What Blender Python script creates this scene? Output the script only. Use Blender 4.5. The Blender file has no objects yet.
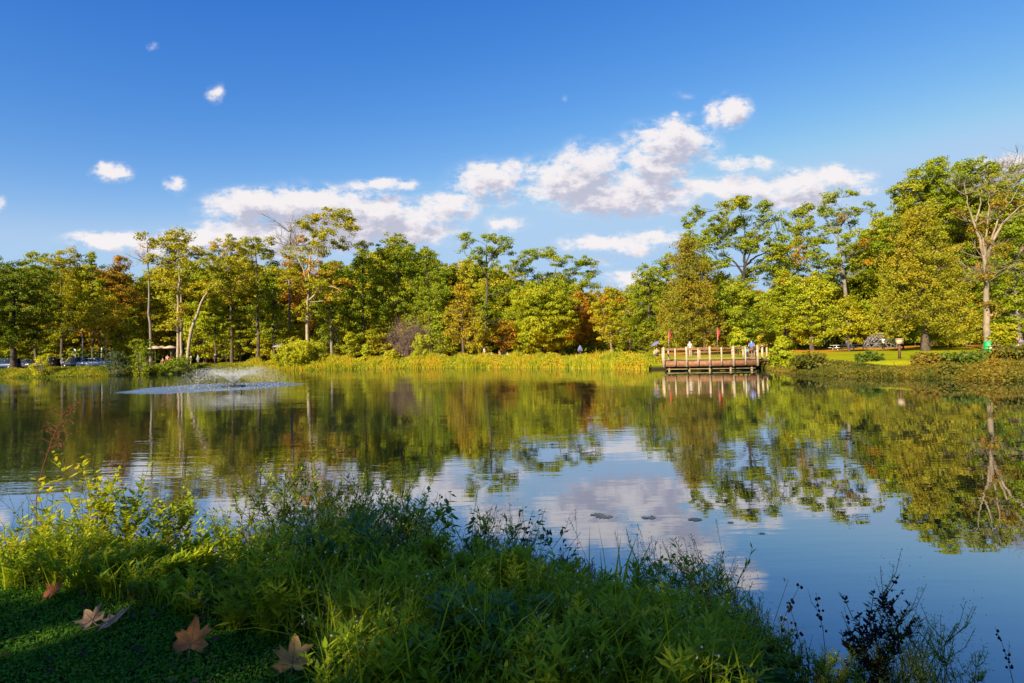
import bpy, bmesh, math, random
import numpy as np
from mathutils import Vector, Matrix
random.seed(7); rng = np.random.default_rng(7)
C = bpy.context.scene.collection
sc = bpy.context.scene
# ---------------------------------------------------------------- camera
F_PX, CAMZ = 597.0, 2.40
PH, RO = math.atan(7/597), math.radians(1.4)
Fw = np.array([0, math.cos(PH), math.sin(PH)]); R0 = np.array([1., 0, 0]); U0 = np.array([0, -math.sin(PH), math.cos(PH)])
RT = math.cos(RO)*R0 - math.sin(RO)*U0; UP = math.sin(RO)*R0 + math.cos(RO)*U0
cam_d = bpy.data.cameras.new('camera'); cam = bpy.data.objects.new('camera', cam_d); C.objects.link(cam)
M = Matrix(((RT[0], UP[0], -Fw[0], 0), (RT[1], UP[1], -Fw[1], 0), (RT[2], UP[2], -Fw[2], CAMZ), (0, 0, 0, 1)))
cam.matrix_world = M
cam_d.sensor_width = 36; cam_d.lens = F_PX*36/1024; cam_d.clip_start = .05; cam_d.clip_end = 6000
sc.camera = cam
def P(px, py, D):
    d = Fw + (px-512)/F_PX*RT - (py-341.5)/F_PX*UP
    return np.array([0, 0, CAMZ]) + d*(D/d[1])
def hz(px): return 348.5 - .0245*(px-512)
def pix(X, Y, Z):
    v = np.array([X, Y, Z-CAMZ]); w = v@Fw
    return 512+F_PX*(v@RT)/w, 341.5-F_PX*(v@UP)/w
# ---------------------------------------------------------------- tags
def tag(o, label=None, cat=None, group=None, kind=None):
    for k, v in (('label', label), ('category', cat), ('group', group), ('kind', kind)):
        if v: o[k] = v
    return o
def empty(name, loc=(0, 0, 0), rz=0, label=None, cat=None, group=None):
    o = bpy.data.objects.new(name, None); C.objects.link(o); o.location = tuple(float(a) for a in loc); o.rotation_euler = (0, 0, rz)
    o.empty_display_size = .3
    return tag(o, label, cat, group)
def link(name, me, mat=None, parent=None):
    o = bpy.data.objects.new(name, me); C.objects.link(o)
    if mat and not me.materials: me.materials.append(mat)
    if parent: o.parent = parent
    return o
def qmesh(name, V, Q, smooth=False):
    """fast all-quad mesh"""
    V = np.asarray(V, np.float32); Q = np.asarray(Q, np.int32)
    me = bpy.data.meshes.new(name)
    me.vertices.add(len(V)); me.vertices.foreach_set('co', V.ravel())
    me.loops.add(Q.size); me.loops.foreach_set('vertex_index', Q.ravel())
    me.polygons.add(len(Q)); me.polygons.foreach_set('loop_start', np.arange(0, Q.size, 4, dtype=np.int32))
    me.polygons.foreach_set('loop_total', np.full(len(Q), 4, np.int32))
    if smooth: me.polygons.foreach_set('use_smooth', np.ones(len(Q), bool))
    me.update(calc_edges=True)
    return me
class QB:
    """collects quads"""
    def __init__(s): s.V = []; s.Q = []; s.n = 0
    def add(s, V, Q):
        V = np.asarray(V, float).reshape(-1, 3); s.V.append(V); s.Q.append(np.asarray(Q, int)+s.n); s.n += len(V)
    def tube(s, pts, rad, k=6, cap=True):
        pts = np.asarray(pts, float); n = len(pts)
        t = np.gradient(pts, axis=0); t /= np.linalg.norm(t, axis=1)[:, None]+1e-9
        ref = np.array([.31, .95, .05]) if abs(t[0][2]) > .6 else np.array([.02, .05, 1.])
        a = np.cross(t, ref); a /= np.linalg.norm(a, axis=1)[:, None]+1e-9; b = np.cross(t, a)
        th = np.arange(k)*2*math.pi/k
        rad = np.asarray(rad, float).reshape(-1, 1, 1)*np.ones((n, 1, 1))
        ring = pts[:, None]+rad*(np.cos(th)[None, :, None]*a[:, None]+np.sin(th)[None, :, None]*b[:, None])
        Q = [(i*k+j, i*k+(j+1) % k, (i+1)*k+(j+1) % k, (i+1)*k+j) for i in range(n-1) for j in range(k)]
        if cap and k in (4, 6):
            e = (n-1)*k
            Q += ([(3, 2, 1, 0), (e, e+1, e+2, e+3)] if k == 4 else [(3, 2, 1, 0), (5, 4, 3, 0), (e, e+1, e+2, e+3), (e, e+3, e+4, e+5)])
        s.add(ring.reshape(-1, 3), Q)
    def box(s, c, d, rz=0, top=1.):
        x, y, z = np.array(d)/2.
        v = np.array([(-x, -y, -z), (x, -y, -z), (x, y, -z), (-x, y, -z), (-x*top, -y*top, z), (x*top, -y*top, z), (x*top, y*top, z), (-x*top, y*top, z)])
        c_, s_ = math.cos(rz), math.sin(rz)
        v = v@np.array([[c_, s_, 0], [-s_, c_, 0], [0, 0, 1]])+np.array(c)
        s.add(v, [(0, 3, 2, 1), (4, 5, 6, 7), (0, 1, 5, 4), (1, 2, 6, 5), (2, 3, 7, 6), (3, 0, 4, 7)])
    def leaves(s, c, nrm, L, W, axis=None, bias=.6, fold=0.):
        """rhombic leaves: centres c, preferred normal nrm, half length L, half width W"""
        c = np.asarray(c, float); N = len(c)
        n = rng.normal(size=(N, 3)); n /= np.linalg.norm(n, axis=1)[:, None]
        n = n*(1-bias)+np.asarray(nrm)*bias; n /= np.linalg.norm(n, axis=1)[:, None]+1e-9
        u = rng.normal(size=(N, 3)) if axis is None else np.asarray(axis)+rng.normal(size=(N, 3))*.05
        u = u-n*(u*n).sum(1)[:, None]; u /= np.linalg.norm(u, axis=1)[:, None]+1e-9
        v = np.cross(n, u); L = np.broadcast_to(np.asarray(L, float), (N,))[:, None]; W = np.broadcast_to(np.asarray(W, float), (N,))[:, None]
        V = np.stack([c-u*L, c-u*L*.1+v*W+n*W*fold, c+u*L, c-u*L*.1-v*W+n*W*fold], 1).reshape(-1, 3)
        s.add(V, np.arange(N*4).reshape(-1, 4))
    def blades(s, base, h, lean, w):
        """curved grass blades of 3 quads; lean (N,2) tip offset"""
        base = np.asarray(base, float); N = len(base); h = np.asarray(h)[:, None]; w = np.broadcast_to(np.asarray(w, float), (N,))[:, None]
        lean = np.asarray(lean, float); ang = rng.uniform(0, math.pi, N); sd = np.stack([np.cos(ang), np.sin(ang), np.zeros(N)], 1)
        rows = []
        for t, ww in ((0, 1), (.4, .9), (.75, .6), (1, .06)):
            c = base+np.concatenate([lean*t**2, h*(t-.25*t**3*(np.linalg.norm(lean, axis=1)[:, None]/(h+.01))**1.0)], 1)
            rows += [c-sd*w*ww, c+sd*w*ww]
        V = np.stack(rows, 1).reshape(-1, 3)
        q = np.array([(0, 1, 3, 2), (2, 3, 5, 4), (4, 5, 7, 6)])
        s.add(V, (np.arange(N)[:, None, None]*8+q[None]).reshape(-1, 4))
    def build(s, name, mat, parent=None, smooth=False, origin=None):
        V = np.concatenate(s.V); Q = np.concatenate(s.Q)
        if origin is not None: V = V-np.asarray(origin)
        o = link(name, qmesh(name, V, Q, smooth), mat, parent)
        if origin is not None and parent is None: o.location = tuple(float(a) for a in origin)
        return o
# ---------------------------------------------------------------- materials
def nt(name):
    m = bpy.data.materials.new(name); m.use_nodes = True; t = m.node_tree; t.nodes.clear()
    out = t.nodes.new('ShaderNodeOutputMaterial'); return m, t, out
def N_(t, typ, **kw):
    n = t.nodes.new(typ)
    for k, v in kw.items():
        if k.startswith('i_'): n.inputs[k[2:].replace('_', ' ')].default_value = v
        elif k[0] == 'n' and k[1:].isdigit(): n.inputs[int(k[1:])].default_value = v
        else: setattr(n, k, v)
    return n
def ramp(t, cols, pos=None, interp='LINEAR'):
    r = t.nodes.new('ShaderNodeValToRGB'); e = r.color_ramp.elements; r.color_ramp.interpolation = interp
    pos = pos or [i/(len(cols)-1) for i in range(len(cols))]
    while len(e) < len(cols): e.new(.5)
    for i, (c, p) in enumerate(zip(cols, pos)): e[i].position = p; e[i].color = (*c, 1)
    return r
def plain(name, col, rough=.7, metal=0., var=.25, scale=3., bump=0., spec=.5):
    m, t, out = nt(name); b = N_(t, 'ShaderNodeBsdfPrincipled'); L = t.links
    b.inputs['Roughness'].default_value = rough; b.inputs['Metallic'].default_value = metal; b.inputs['Specular IOR Level'].default_value = spec
    tc = N_(t, 'ShaderNodeTexCoord'); n = N_(t, 'ShaderNodeTexNoise', i_Scale=scale, i_Detail=5.)
    r = ramp(t, [tuple(c*(1-var) for c in col), tuple(min(1, c*(1+var)) for c in col)], [.3, .7])
    L.new(tc.outputs['Object'], n.inputs['Vector']); L.new(n.outputs['Fac'], r.inputs['Fac']); L.new(r.outputs[0], b.inputs['Base Color'])
    if bump:
        bp = N_(t, 'ShaderNodeBump', i_Strength=bump, i_Distance=.02); L.new(n.outputs['Fac'], bp.inputs['Height']); L.new(bp.outputs[0], b.inputs['Normal'])
    L.new(b.outputs[0], out.inputs[0]); return m
def leafmat(name, cols, nscale=.22, isl=.5, trans=.38, gloss=.02, pos=None, world=False, rough=.6):
    """foliage: the colour differs from leaf to leaf and from bough to bough"""
    m, t, out = nt(name); L = t.links
    g = N_(t, 'ShaderNodeNewGeometry'); tc = N_(t, 'ShaderNodeTexCoord'); oi = N_(t, 'ShaderNodeObjectInfo')
    n = N_(t, 'ShaderNodeTexNoise', i_Scale=nscale, i_Detail=3.)
    add = N_(t, 'ShaderNodeVectorMath', operation='ADD'); L.new(tc.outputs['Object'] if not world else g.outputs['Position'], add.inputs[0]); L.new(oi.outputs['Random'], add.inputs[1])
    if not world:
        ml = N_(t, 'ShaderNodeMath', operation='MULTIPLY', n1=37.); L.new(oi.outputs['Random'], ml.inputs[0]); L.new(ml.outputs[0], add.inputs[1])
    L.new(add.outputs[0], n.inputs['Vector'])
    mr = N_(t, 'ShaderNodeMapRange', n1=.3, n2=.7); L.new(n.outputs['Fac'], mr.inputs[0])
    mx = N_(t, 'ShaderNodeMix', data_type='FLOAT', n0=isl); L.new(mr.outputs[0], mx.inputs[2]); L.new(g.outputs['Random Per Island'], mx.inputs[3])
    r = ramp(t, cols, pos); L.new(mx.outputs[0], r.inputs['Fac'])
    d = N_(t, 'ShaderNodeBsdfDiffuse'); tr = N_(t, 'ShaderNodeBsdfTranslucent'); gl = N_(t, 'ShaderNodeBsdfGlossy', i_Roughness=rough)
    hs = N_(t, 'ShaderNodeHueSaturation', i_Value=1.25, i_Saturation=1.1)
    L.new(r.outputs[0], d.inputs[0]); L.new(r.outputs[0], hs.inputs['Color']); L.new(hs.outputs[0], tr.inputs[0])
    m1 = N_(t, 'ShaderNodeMixShader', n0=trans); L.new(d.outputs[0], m1.inputs[1]); L.new(tr.outputs[0], m1.inputs[2])
    m2 = N_(t, 'ShaderNodeMixShader', n0=gloss); L.new(m1.outputs[0], m2.inputs[1]); L.new(gl.outputs[0], m2.inputs[2])
    L.new(m2.outputs[0], out.inputs[0]); return m
LC = dict(
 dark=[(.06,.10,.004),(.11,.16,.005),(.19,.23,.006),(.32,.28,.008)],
 green=[(.10,.17,.004),(.19,.26,.006),(.31,.34,.008),(.46,.38,.010)],
 lime=[(.16,.23,.005),(.29,.35,.007),(.41,.41,.009),(.54,.42,.010)],
 gold=[(.15,.19,.005),(.28,.30,.007),(.44,.38,.009),(.58,.36,.010)],
 olive=[(.16,.16,.005),(.27,.24,.007),(.38,.29,.010),(.46,.24,.012)],
 rust=[(.15,.17,.006),(.30,.24,.008),(.48,.24,.010),(.55,.16,.012)],
 brown=[(.12,.09,.014),(.22,.12,.018),(.32,.13,.02),(.42,.12,.022)],
)
LM = {k: leafmat('foliage_'+k, v) for k, v in LC.items()}
M_bark = plain('bark_brown', (.075, .055, .042), .9, var=.45, scale=2.5, bump=.6)
M_barkdark = plain('bark_dark', (.035, .028, .024), .9, var=.45, scale=2.5, bump=.6)
M_pale = plain('bark_pale', (.30, .235, .16), .85, var=.35, scale=1.4, bump=.4)
M_grey = plain('bark_grey', (.17, .145, .125), .9, var=.35, scale=2., bump=.5)
# ---------------------------------------------------------------- pond outline and ground height
far = [(-90,88),(0,84),(100,82),(200,88),(300,88),(400,84),(500,76),(560,69),(600,63),(650,58),(690,59),(760,57),(782,49),(800,42.5),(850,40),(900,37),(950,34.5),(1024,32)]
poly = [((P(px, hz(px), D)[0]), D) for px, D in far]
poly += [(38,27),(46,14),(44,2),(30,-8),(14,-9),(8,-4),(5.2,-1.5),(4.2,1.2),(3.4,2.4),(2.7,3.1),(2.1,3.6),(1.5,4.1),(.8,4.65),(-.3,5.05),(-2,5.3),(-5,5.5),(-9,6.4),(-20,9),(-50,16),(-90,30),(-120,60)]
# smooth the outline a little
pp = np.array(poly)
for _ in range(2):
    nx = np.roll(pp, -1, 0); pp = np.stack([pp*.75+nx*.25, pp*.25+nx*.75], 1).reshape(-1, 2)
POLY = pp
def sdist(X, Y):
    X = np.asarray(X, float).ravel(); Y = np.asarray(Y, float).ravel(); d = np.full(X.shape, 1e9); ins = np.zeros(X.shape, bool)
    for (ax, ay), (bx, by) in zip(POLY, np.roll(POLY, -1, 0)):
        ex, ey = bx-ax, by-ay; t = np.clip(((X-ax)*ex+(Y-ay)*ey)/(ex*ex+ey*ey+1e-12), 0, 1)
        d = np.minimum(d, np.hypot(X-ax-t*ex, Y-ay-t*ey))
        c = ((ay > Y) != (by > Y)) & (X < (bx-ax)*(Y-ay)/(by-ay+1e-12)+ax); ins ^= c
    return np.where(ins, -d, d)
def sm(a, b, x): t = np.clip((x-a)/(b-a), 0, 1); return t*t*(3-2*t)
def gz(X, Y):
    X = np.asarray(X, float); sh = X.shape; Xr = X.ravel(); Yr = np.asarray(Y, float).ravel(); d = sdist(Xr, Yr)
    near = Yr < 20
    w = np.where(near, 1.55, 2.6)
    wob = .05*np.sin(Xr*1.3+2)*np.cos(Yr*.9)+.035*np.sin(Xr*3.1+Yr*2.3)
    z = np.where(d > 0, sm(-.1, 1, d/w)*(.96+np.where(near, .03*wob/.05, 0)), 0)
    z = np.where(d > 0, z, -np.minimum(1.1, -d*.35))
    z += np.where((d > 0) & (~near), sm(8, 70, d)*.25 + .05*np.sin(Xr*.13)*np.cos(Yr*.11), 0)
    z += np.where(d > 120, (d-120)*.012, 0)
    return z.reshape(sh)
def g1(X, Y): return float(gz(np.array([X]), np.array([Y]))[0])
def G(px, D):
    X = P(px, hz(px), D)[0]; return np.array([X, D, g1(X, D)])
def axis(fine0, fine1, mid0, mid1, a, b):
    v = list(np.arange(fine0, fine1+1e-6, .12))
    def go(x, lim, end, sg):
        st = .12; out = []
        while sg*x < sg*end:
            st = min(st*1.06, .65) if sg*x < sg*lim else st*1.12
            x += sg*st; out.append(x)
        return out
    return np.array(go(fine0, mid0, a, -1)[::-1]+v+go(fine1, mid1, b, 1))
ax = axis(-7, 6, -100, 50, -2500, 2500); ay = axis(1.2, 7, -12, 100, -600, 3500)
XX, YY = np.meshgrid(ax, ay); ZZ = gz(XX, YY)
nx_, ny_ = len(ax), len(ay); idx = np.arange(nx_*ny_).reshape(ny_, nx_)
Q = np.stack([idx[:-1, :-1], idx[:-1, 1:], idx[1:, 1:], idx[1:, :-1]], -1).reshape(-1, 4)
def ground_mat():
    m, t, out = nt('ground_grass_and_litter'); L = t.links
    g = N_(t, 'ShaderNodeNewGeometry'); sp = N_(t, 'ShaderNodeSeparateXYZ'); L.new(g.outputs['Position'], sp.inputs[0])
    n1 = N_(t, 'ShaderNodeTexNoise', i_Scale=.25, i_Detail=6.); n2 = N_(t, 'ShaderNodeTexNoise', i_Scale=9., i_Detail=4.); n3 = N_(t, 'ShaderNodeTexNoise', i_Scale=.09, i_Detail=5.)
    for n in (n1, n2, n3): L.new(g.outputs['Position'], n.inputs['Vector'])
    lawn = ramp(t, [(.19,.25,.010),(.31,.34,.012),(.42,.36,.014)], [.3,.5,.7]); L.new(n1.outputs['Fac'], lawn.inputs['Fac'])
    fine = ramp(t, [(.55,.55,.55),(1.1,1.1,1.1)], [.3,.7]); L.new(n2.outputs['Fac'], fine.inputs['Fac'])
    mul = N_(t, 'ShaderNodeMix', data_type='RGBA', blend_type='MULTIPLY', n0=1.); L.new(lawn.outputs[0], mul.inputs[6]); L.new(fine.outputs[0], mul.inputs[7])
    # leaf litter under the trees: needs distance and noise
    litter = ramp(t, [(.22,.11,.02),(.46,.20,.02),(.50,.30,.025)], [.3,.5,.7]); L.new(n2.outputs['Fac'], litter.inputs['Fac'])
    my = N_(t, 'ShaderNodeMapRange', n1=52., n2=100.); L.new(sp.outputs['Y'], my.inputs[0])
    sub = N_(t, 'ShaderNodeMath', operation='ADD'); L.new(my.outputs[0], sub.inputs[0]); L.new(n3.outputs['Fac'], sub.inputs[1])
    st = N_(t, 'ShaderNodeMapRange', n1=.8, n2=1.15); L.new(sub.outputs[0], st.inputs[0])
    mx = N_(t, 'ShaderNodeMix', data_type='RGBA'); L.new(st.outputs[0], mx.inputs[0]); L.new(mul.outputs[2], mx.inputs[6]); L.new(litter.outputs[0], mx.inputs[7])
    # near bank: darker turf and soil
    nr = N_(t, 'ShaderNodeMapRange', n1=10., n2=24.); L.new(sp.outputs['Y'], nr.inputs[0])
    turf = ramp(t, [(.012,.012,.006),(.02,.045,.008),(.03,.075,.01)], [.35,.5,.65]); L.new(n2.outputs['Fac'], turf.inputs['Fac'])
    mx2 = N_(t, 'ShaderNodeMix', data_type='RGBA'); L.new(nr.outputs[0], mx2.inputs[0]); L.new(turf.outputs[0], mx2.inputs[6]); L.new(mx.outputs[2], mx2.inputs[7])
    # mud at and below the waterline
    mz = N_(t, 'ShaderNodeMapRange', n1=.12, n2=.5); L.new(sp.outputs['Z'], mz.inputs[0])
    mx3 = N_(t, 'ShaderNodeMix', data_type='RGBA', n6=(.035,.026,.014,1)); L.new(mz.outputs[0], mx3.inputs[0]); L.new(mx2.outputs[2], mx3.inputs[7])
    b = N_(t, 'ShaderNodeBsdfDiffuse'); L.new(mx3.outputs[2], b.inputs[0])
    bp = N_(t, 'ShaderNodeBump', i_Strength=.5, i_Distance=.03); L.new(n2.outputs['Fac'], bp.inputs['Height']); L.new(bp.outputs[0], b.inputs['Normal'])
    L.new(b.outputs[0], out.inputs[0]); return m
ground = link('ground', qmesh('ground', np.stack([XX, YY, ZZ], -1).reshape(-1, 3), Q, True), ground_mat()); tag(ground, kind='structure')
# ---------------------------------------------------------------- water
FX, FY = P(233, hz(233), 45)[0], 45.0
def water_mat():
    m, t, out = nt('pond_water'); L = t.links
    g = N_(t, 'ShaderNodeNewGeometry'); pos = g.outputs['Position']
    def noise(sx, sy, det, rough=.5):
        mp = N_(t, 'ShaderNodeMapping', vector_type='POINT'); mp.inputs['Scale'].default_value = (sx, sy, 1); mp.inputs['Rotation'].default_value = (0, 0, math.radians(6))
        L.new(pos, mp.inputs['Vector']); n = N_(t, 'ShaderNodeTexNoise', i_Scale=1., i_Detail=det, i_Roughness=rough); L.new(mp.outputs[0], n.inputs['Vector']); return n.outputs['Fac']
    def math_(op, a, b):
        n = N_(t, 'ShaderNodeMath', operation=op)
        for i, v in ((0, a), (1, b)):
            if isinstance(v, float): n.inputs[i].default_value = v
            else: L.new(v, n.inputs[i])
        return n.outputs[0]
    sp = N_(t, 'ShaderNodeSeparateXYZ'); L.new(pos, sp.inputs[0])
    fine = noise(1.1, 5., 2.); mid = noise(.35, 1.5, 3.); big = noise(.10, .22, 2.)
    # calm on the right, ruffled towards the fountain
    dx = math_('SUBTRACT', sp.outputs['X'], FX); dy = math_('SUBTRACT', sp.outputs['Y'], FY)
    dd = math_('SQRT', math_('ADD', math_('MULTIPLY', dx, dx), math_('MULTIPLY', dy, dy)), 0.)
    near = N_(t, 'ShaderNodeMapRange', n1=8., n2=48., n3=1., n4=.0); L.new(dd, near.inputs[0])
    patch = N_(t, 'ShaderNodeMapRange', n1=.38, n2=.62, n3=.35, n4=1.25); L.new(big, patch.inputs[0])
    amp = math_('MULTIPLY', math_('ADD', math_('MULTIPLY', near.outputs[0], .34), .038), patch.outputs[0])
    ring = math_('SINE', math_('MULTIPLY', dd, 9.), 0.)
    rf = N_(t, 'ShaderNodeMapRange', n1=6., n2=44., n3=.5, n4=0.); L.new(dd, rf.inputs[0])
    h = math_('ADD', math_('MULTIPLY', fine, .5), math_('MULTIPLY', mid, 1.1))
    h = math_('MULTIPLY', math_('ADD', math_('MULTIPLY', h, 1.), math_('MULTIPLY', math_('MULTIPLY', ring, .07), rf.outputs[0])), amp)
    bp = N_(t, 'ShaderNodeBump', i_Strength=1., i_Distance=.03); L.new(h, bp.inputs['Height'])
    fr = N_(t, 'ShaderNodeLayerWeight', i_Blend=.5); mr = N_(t, 'ShaderNodeMapRange', n1=.5, n2=.97, n3=.24, n4=.84); L.new(fr.outputs['Facing'], mr.inputs[0])
    gl = N_(t, 'ShaderNodeBsdfGlossy', i_Roughness=.0); gl.inputs[0].default_value = (.93, .95, 1., 1); L.new(bp.outputs[0], gl.inputs['Normal'])
    df = N_(t, 'ShaderNodeBsdfDiffuse'); df.inputs[0].default_value = (.008, .016, .018, 1)
    mx = N_(t, 'ShaderNodeMixShader'); L.new(mr.outputs[0], mx.inputs[0]); L.new(df.outputs[0], mx.inputs[1]); L.new(gl.outputs[0], mx.inputs[2]); L.new(mx.outputs[0], out.inputs[0]); return m
qb = QB(); qb.add([(-160, -30, 0), (80, -30, 0), (80, 120, 0), (-160, 120, 0)], [(0, 1, 2, 3)])
tag(qb.build('pond_water', water_mat()), kind='structure')
# ---------------------------------------------------------------- sky, sun
SUN_EL, SUN_AZ = math.radians(27), math.radians(215)     # azimuth clockwise from +Y: behind the camera and to its left
sdir = np.array([math.sin(SUN_AZ)*math.cos(SUN_EL), math.cos(SUN_AZ)*math.cos(SUN_EL), math.sin(SUN_EL)])
sd = bpy.data.lights.new('sun', 'SUN'); sd.energy = 5.; sd.angle = math.radians(.5); sd.color = (1., .85, .57)
so = bpy.data.objects.new('sun', sd); C.objects.link(so); so.rotation_euler = Vector(sdir).to_track_quat('Z', 'Y').to_euler(); so.location = (-20, -30, 40)
w = bpy.data.worlds.new('World'); sc.world = w; w.use_nodes = True; t = w.node_tree; t.nodes.clear(); L = t.links
wo = N_(t, 'ShaderNodeOutputWorld'); bg = N_(t, 'ShaderNodeBackground', i_Strength=.069); L.new(bg.outputs[0], wo.inputs[0])
sky = N_(t, 'ShaderNodeTexSky', sky_type='NISHITA'); sky.sun_disc = False; sky.sun_elevation = SUN_EL; sky.sun_rotation = SUN_AZ; sky.air_density = 1.; sky.dust_density = .3; sky.ozone_density = 3.5
hs = N_(t, 'ShaderNodeHueSaturation', i_Saturation=1.12, i_Value=1.18); L.new(sky.outputs[0], hs.inputs['Color'])
tc = N_(t, 'ShaderNodeTexCoord'); sx = N_(t, 'ShaderNodeSeparateXYZ'); L.new(tc.outputs['Generated'], sx.inputs[0])
my = N_(t, 'ShaderNodeMath', operation='MAXIMUM', n1=.05); L.new(sx.outputs['Y'], my.inputs[0])
du = N_(t, 'ShaderNodeMath', operation='DIVIDE'); dv = N_(t, 'ShaderNodeMath', operation='DIVIDE')
L.new(sx.outputs['X'], du.inputs[0]); L.new(my.outputs[0], du.inputs[1]); L.new(sx.outputs['Z'], dv.inputs[0]); L.new(my.outputs[0], dv.inputs[1])
uv = N_(t, 'ShaderNodeCombineXYZ'); L.new(du.outputs[0], uv.inputs[0]); L.new(dv.outputs[0], uv.inputs[1])
def puv(px, py):
    d = P(px, py, 1.)-np.array([0, 0, CAMZ]); return d[0], d[2]
clouds = [ # centre x, y, half width, half height in the photograph's pixels, density
 (112,172,21,9,.95),(174,182,13,8,.8),(216,91,11,9,.52),(150,47,7,4,.4),(-4,202,10,8,.8),
 (110,242,46,9,1.1),(150,243,40,10,1.),(225,232,45,14,1.),(262,205,62,17,1.15),(315,205,70,20,1.2),(330,228,75,24,1.2),(395,228,62,20,1.1),(385,184,42,7,.85),(250,240,80,20,1.),(425,232,30,14,.9),
 (200,238,60,11,1.),(300,236,95,20,1.15),(380,214,55,18,1.1),(420,215,40,14,.95),(447,206,38,15,.9),(490,183,40,24,.95),(508,168,22,12,.8),(505,225,22,9,.7),
 (570,180,52,26,1.05),(592,160,38,20,1.),(610,195,68,19,1.15),(655,165,38,18,1.),(672,142,45,24,1.1),(655,198,45,16,1.),(640,186,50,16,.9),
 (734,113,20,15,1.05),(712,113,11,13,.8),(668,113,6,5,.45),(690,112,8,5,.4),(742,164,32,9,.8),(700,190,34,11,.9),(745,190,50,13,.95),(800,183,46,15,1.),(840,178,40,11,.9),(795,198,60,14,.8),(870,188,18,5,.6),
 (612,243,60,9,.95),(650,238,40,10,.8),(640,250,30,6,.7),(632,280,30,9,.95),(600,262,20,5,.6),(1015,165,40,12,.9),(560,100,5,3,.3),(680,92,14,4,.3)]
def field(name):
    gt = bpy.data.node_groups.new(name, 'ShaderNodeTree'); gt.interface.new_socket('UV', in_out='INPUT', socket_type='NodeSocketVector'); gt.interface.new_socket('Value', in_out='OUTPUT', socket_type='NodeSocketFloat')
    gi = gt.nodes.new('NodeGroupInput'); go = gt.nodes.new('NodeGroupOutput'); l = gt.links
    nd = N_(gt, 'ShaderNodeTexNoise', i_Scale=9., i_Detail=6., i_Roughness=.62); l.new(gi.outputs[0], nd.inputs['Vector'])
    s1 = N_(gt, 'ShaderNodeVectorMath', operation='SUBTRACT'); s1.inputs[1].default_value = (.5, .5, .5); l.new(nd.outputs['Color'], s1.inputs[0])
    s2 = N_(gt, 'ShaderNodeVectorMath', operation='MULTIPLY'); s2.inputs[1].default_value = (.075, .045, 0); l.new(s1.outputs[0], s2.inputs[0])
    s3 = N_(gt, 'ShaderNodeVectorMath', operation='ADD'); l.new(s2.outputs[0], s3.inputs[0]); l.new(gi.outputs[0], s3.inputs[1])
    prev = None
    for cx, cy, rx, ry, den in clouds:
        u, v = puv(cx, cy)
        mp = N_(gt, 'ShaderNodeMapping', vector_type='TEXTURE'); mp.inputs['Location'].default_value = (u, v, 0); mp.inputs['Rotation'].default_value = (0, 0, -RO); mp.inputs['Scale'].default_value = (rx/F_PX*1.28, ry/F_PX*1.38, 1)
        if prev is None: l.new(s3.outputs[0], mp.inputs[0])
        else:   # evaluated one after the other, which keeps the shader's stack small
            ch = N_(gt, 'ShaderNodeVectorMath', operation='MULTIPLY_ADD'); ch.inputs[1].default_value = (0, 0, 0); l.new(prev, ch.inputs[0]); l.new(s3.outputs[0], ch.inputs[2]); l.new(ch.outputs[0], mp.inputs[0])
        ln = N_(gt, 'ShaderNodeVectorMath', operation='LENGTH'); l.new(mp.outputs[0], ln.inputs[0])
        m = N_(gt, 'ShaderNodeMapRange', interpolation_type='SMOOTHSTEP', n1=0., n2=1.25, n3=den, n4=0.); l.new(ln.outputs['Value'], m.inputs[0])
        if prev is None: prev = m.outputs[0]
        else:
            a = N_(gt, 'ShaderNodeMath', operation='SMOOTH_MAX', n2=.1); l.new(prev, a.inputs[0]); l.new(m.outputs[0], a.inputs[1]); prev = a.outputs[0]
    mp = N_(gt, 'ShaderNodeMapping'); mp.inputs['Scale'].default_value = (1., 1.7, 1.); l.new(gi.outputs[0], mp.inputs[0])
    n2 = N_(gt, 'ShaderNodeTexNoise', i_Scale=26., i_Detail=9., i_Roughness=.68); l.new(mp.outputs[0], n2.inputs['Vector'])
    q = N_(gt, 'ShaderNodeMath', operation='MULTIPLY_ADD', n1=2.3, n2=-1.25); l.new(n2.outputs['Fac'], q.inputs[0])
    g4 = N_(gt, 'ShaderNodeMapRange', n1=.12, n2=.45); l.new(prev, g4.inputs[0])
    a = N_(gt, 'ShaderNodeMath', operation='MULTIPLY_ADD'); l.new(q.outputs[0], a.inputs[0]); l.new(g4.outputs[0], a.inputs[1]); l.new(prev, a.inputs[2]); l.new(a.outputs[0], go.inputs[0]); return gt
FG = field('cloud_field')
g1_ = N_(t, 'ShaderNodeGroup'); g1_.node_tree = FG; L.new(uv.outputs[0], g1_.inputs[0])
off = N_(t, 'ShaderNodeVectorMath', operation='ADD'); off.inputs[1].default_value = (-.012, .026, 0)
ch = N_(t, 'ShaderNodeVectorMath', operation='MULTIPLY_ADD'); ch.inputs[1].default_value = (0, 0, 0); L.new(g1_.outputs[0], ch.inputs[0]); L.new(uv.outputs[0], ch.inputs[2]); L.new(ch.outputs[0], off.inputs[0])
g2_ = N_(t, 'ShaderNodeGroup'); g2_.node_tree = FG; L.new(off.outputs[0], g2_.inputs[0])
al = N_(t, 'ShaderNodeMapRange', interpolation_type='SMOOTHSTEP', n1=.06, n2=.72, n3=0., n4=.95); L.new(g1_.outputs[0], al.inputs[0])
fr = N_(t, 'ShaderNodeMath', operation='GREATER_THAN', n1=.06); L.new(sx.outputs['Y'], fr.inputs[0])
am = N_(t, 'ShaderNodeMath', operation='MULTIPLY'); L.new(al.outputs[0], am.inputs[0]); L.new(fr.outputs[0], am.inputs[1])
shd = N_(t, 'ShaderNodeMapRange', interpolation_type='SMOOTHSTEP', n1=.25, n2=1.0); L.new(g2_.outputs[0], shd.inputs[0])
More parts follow.
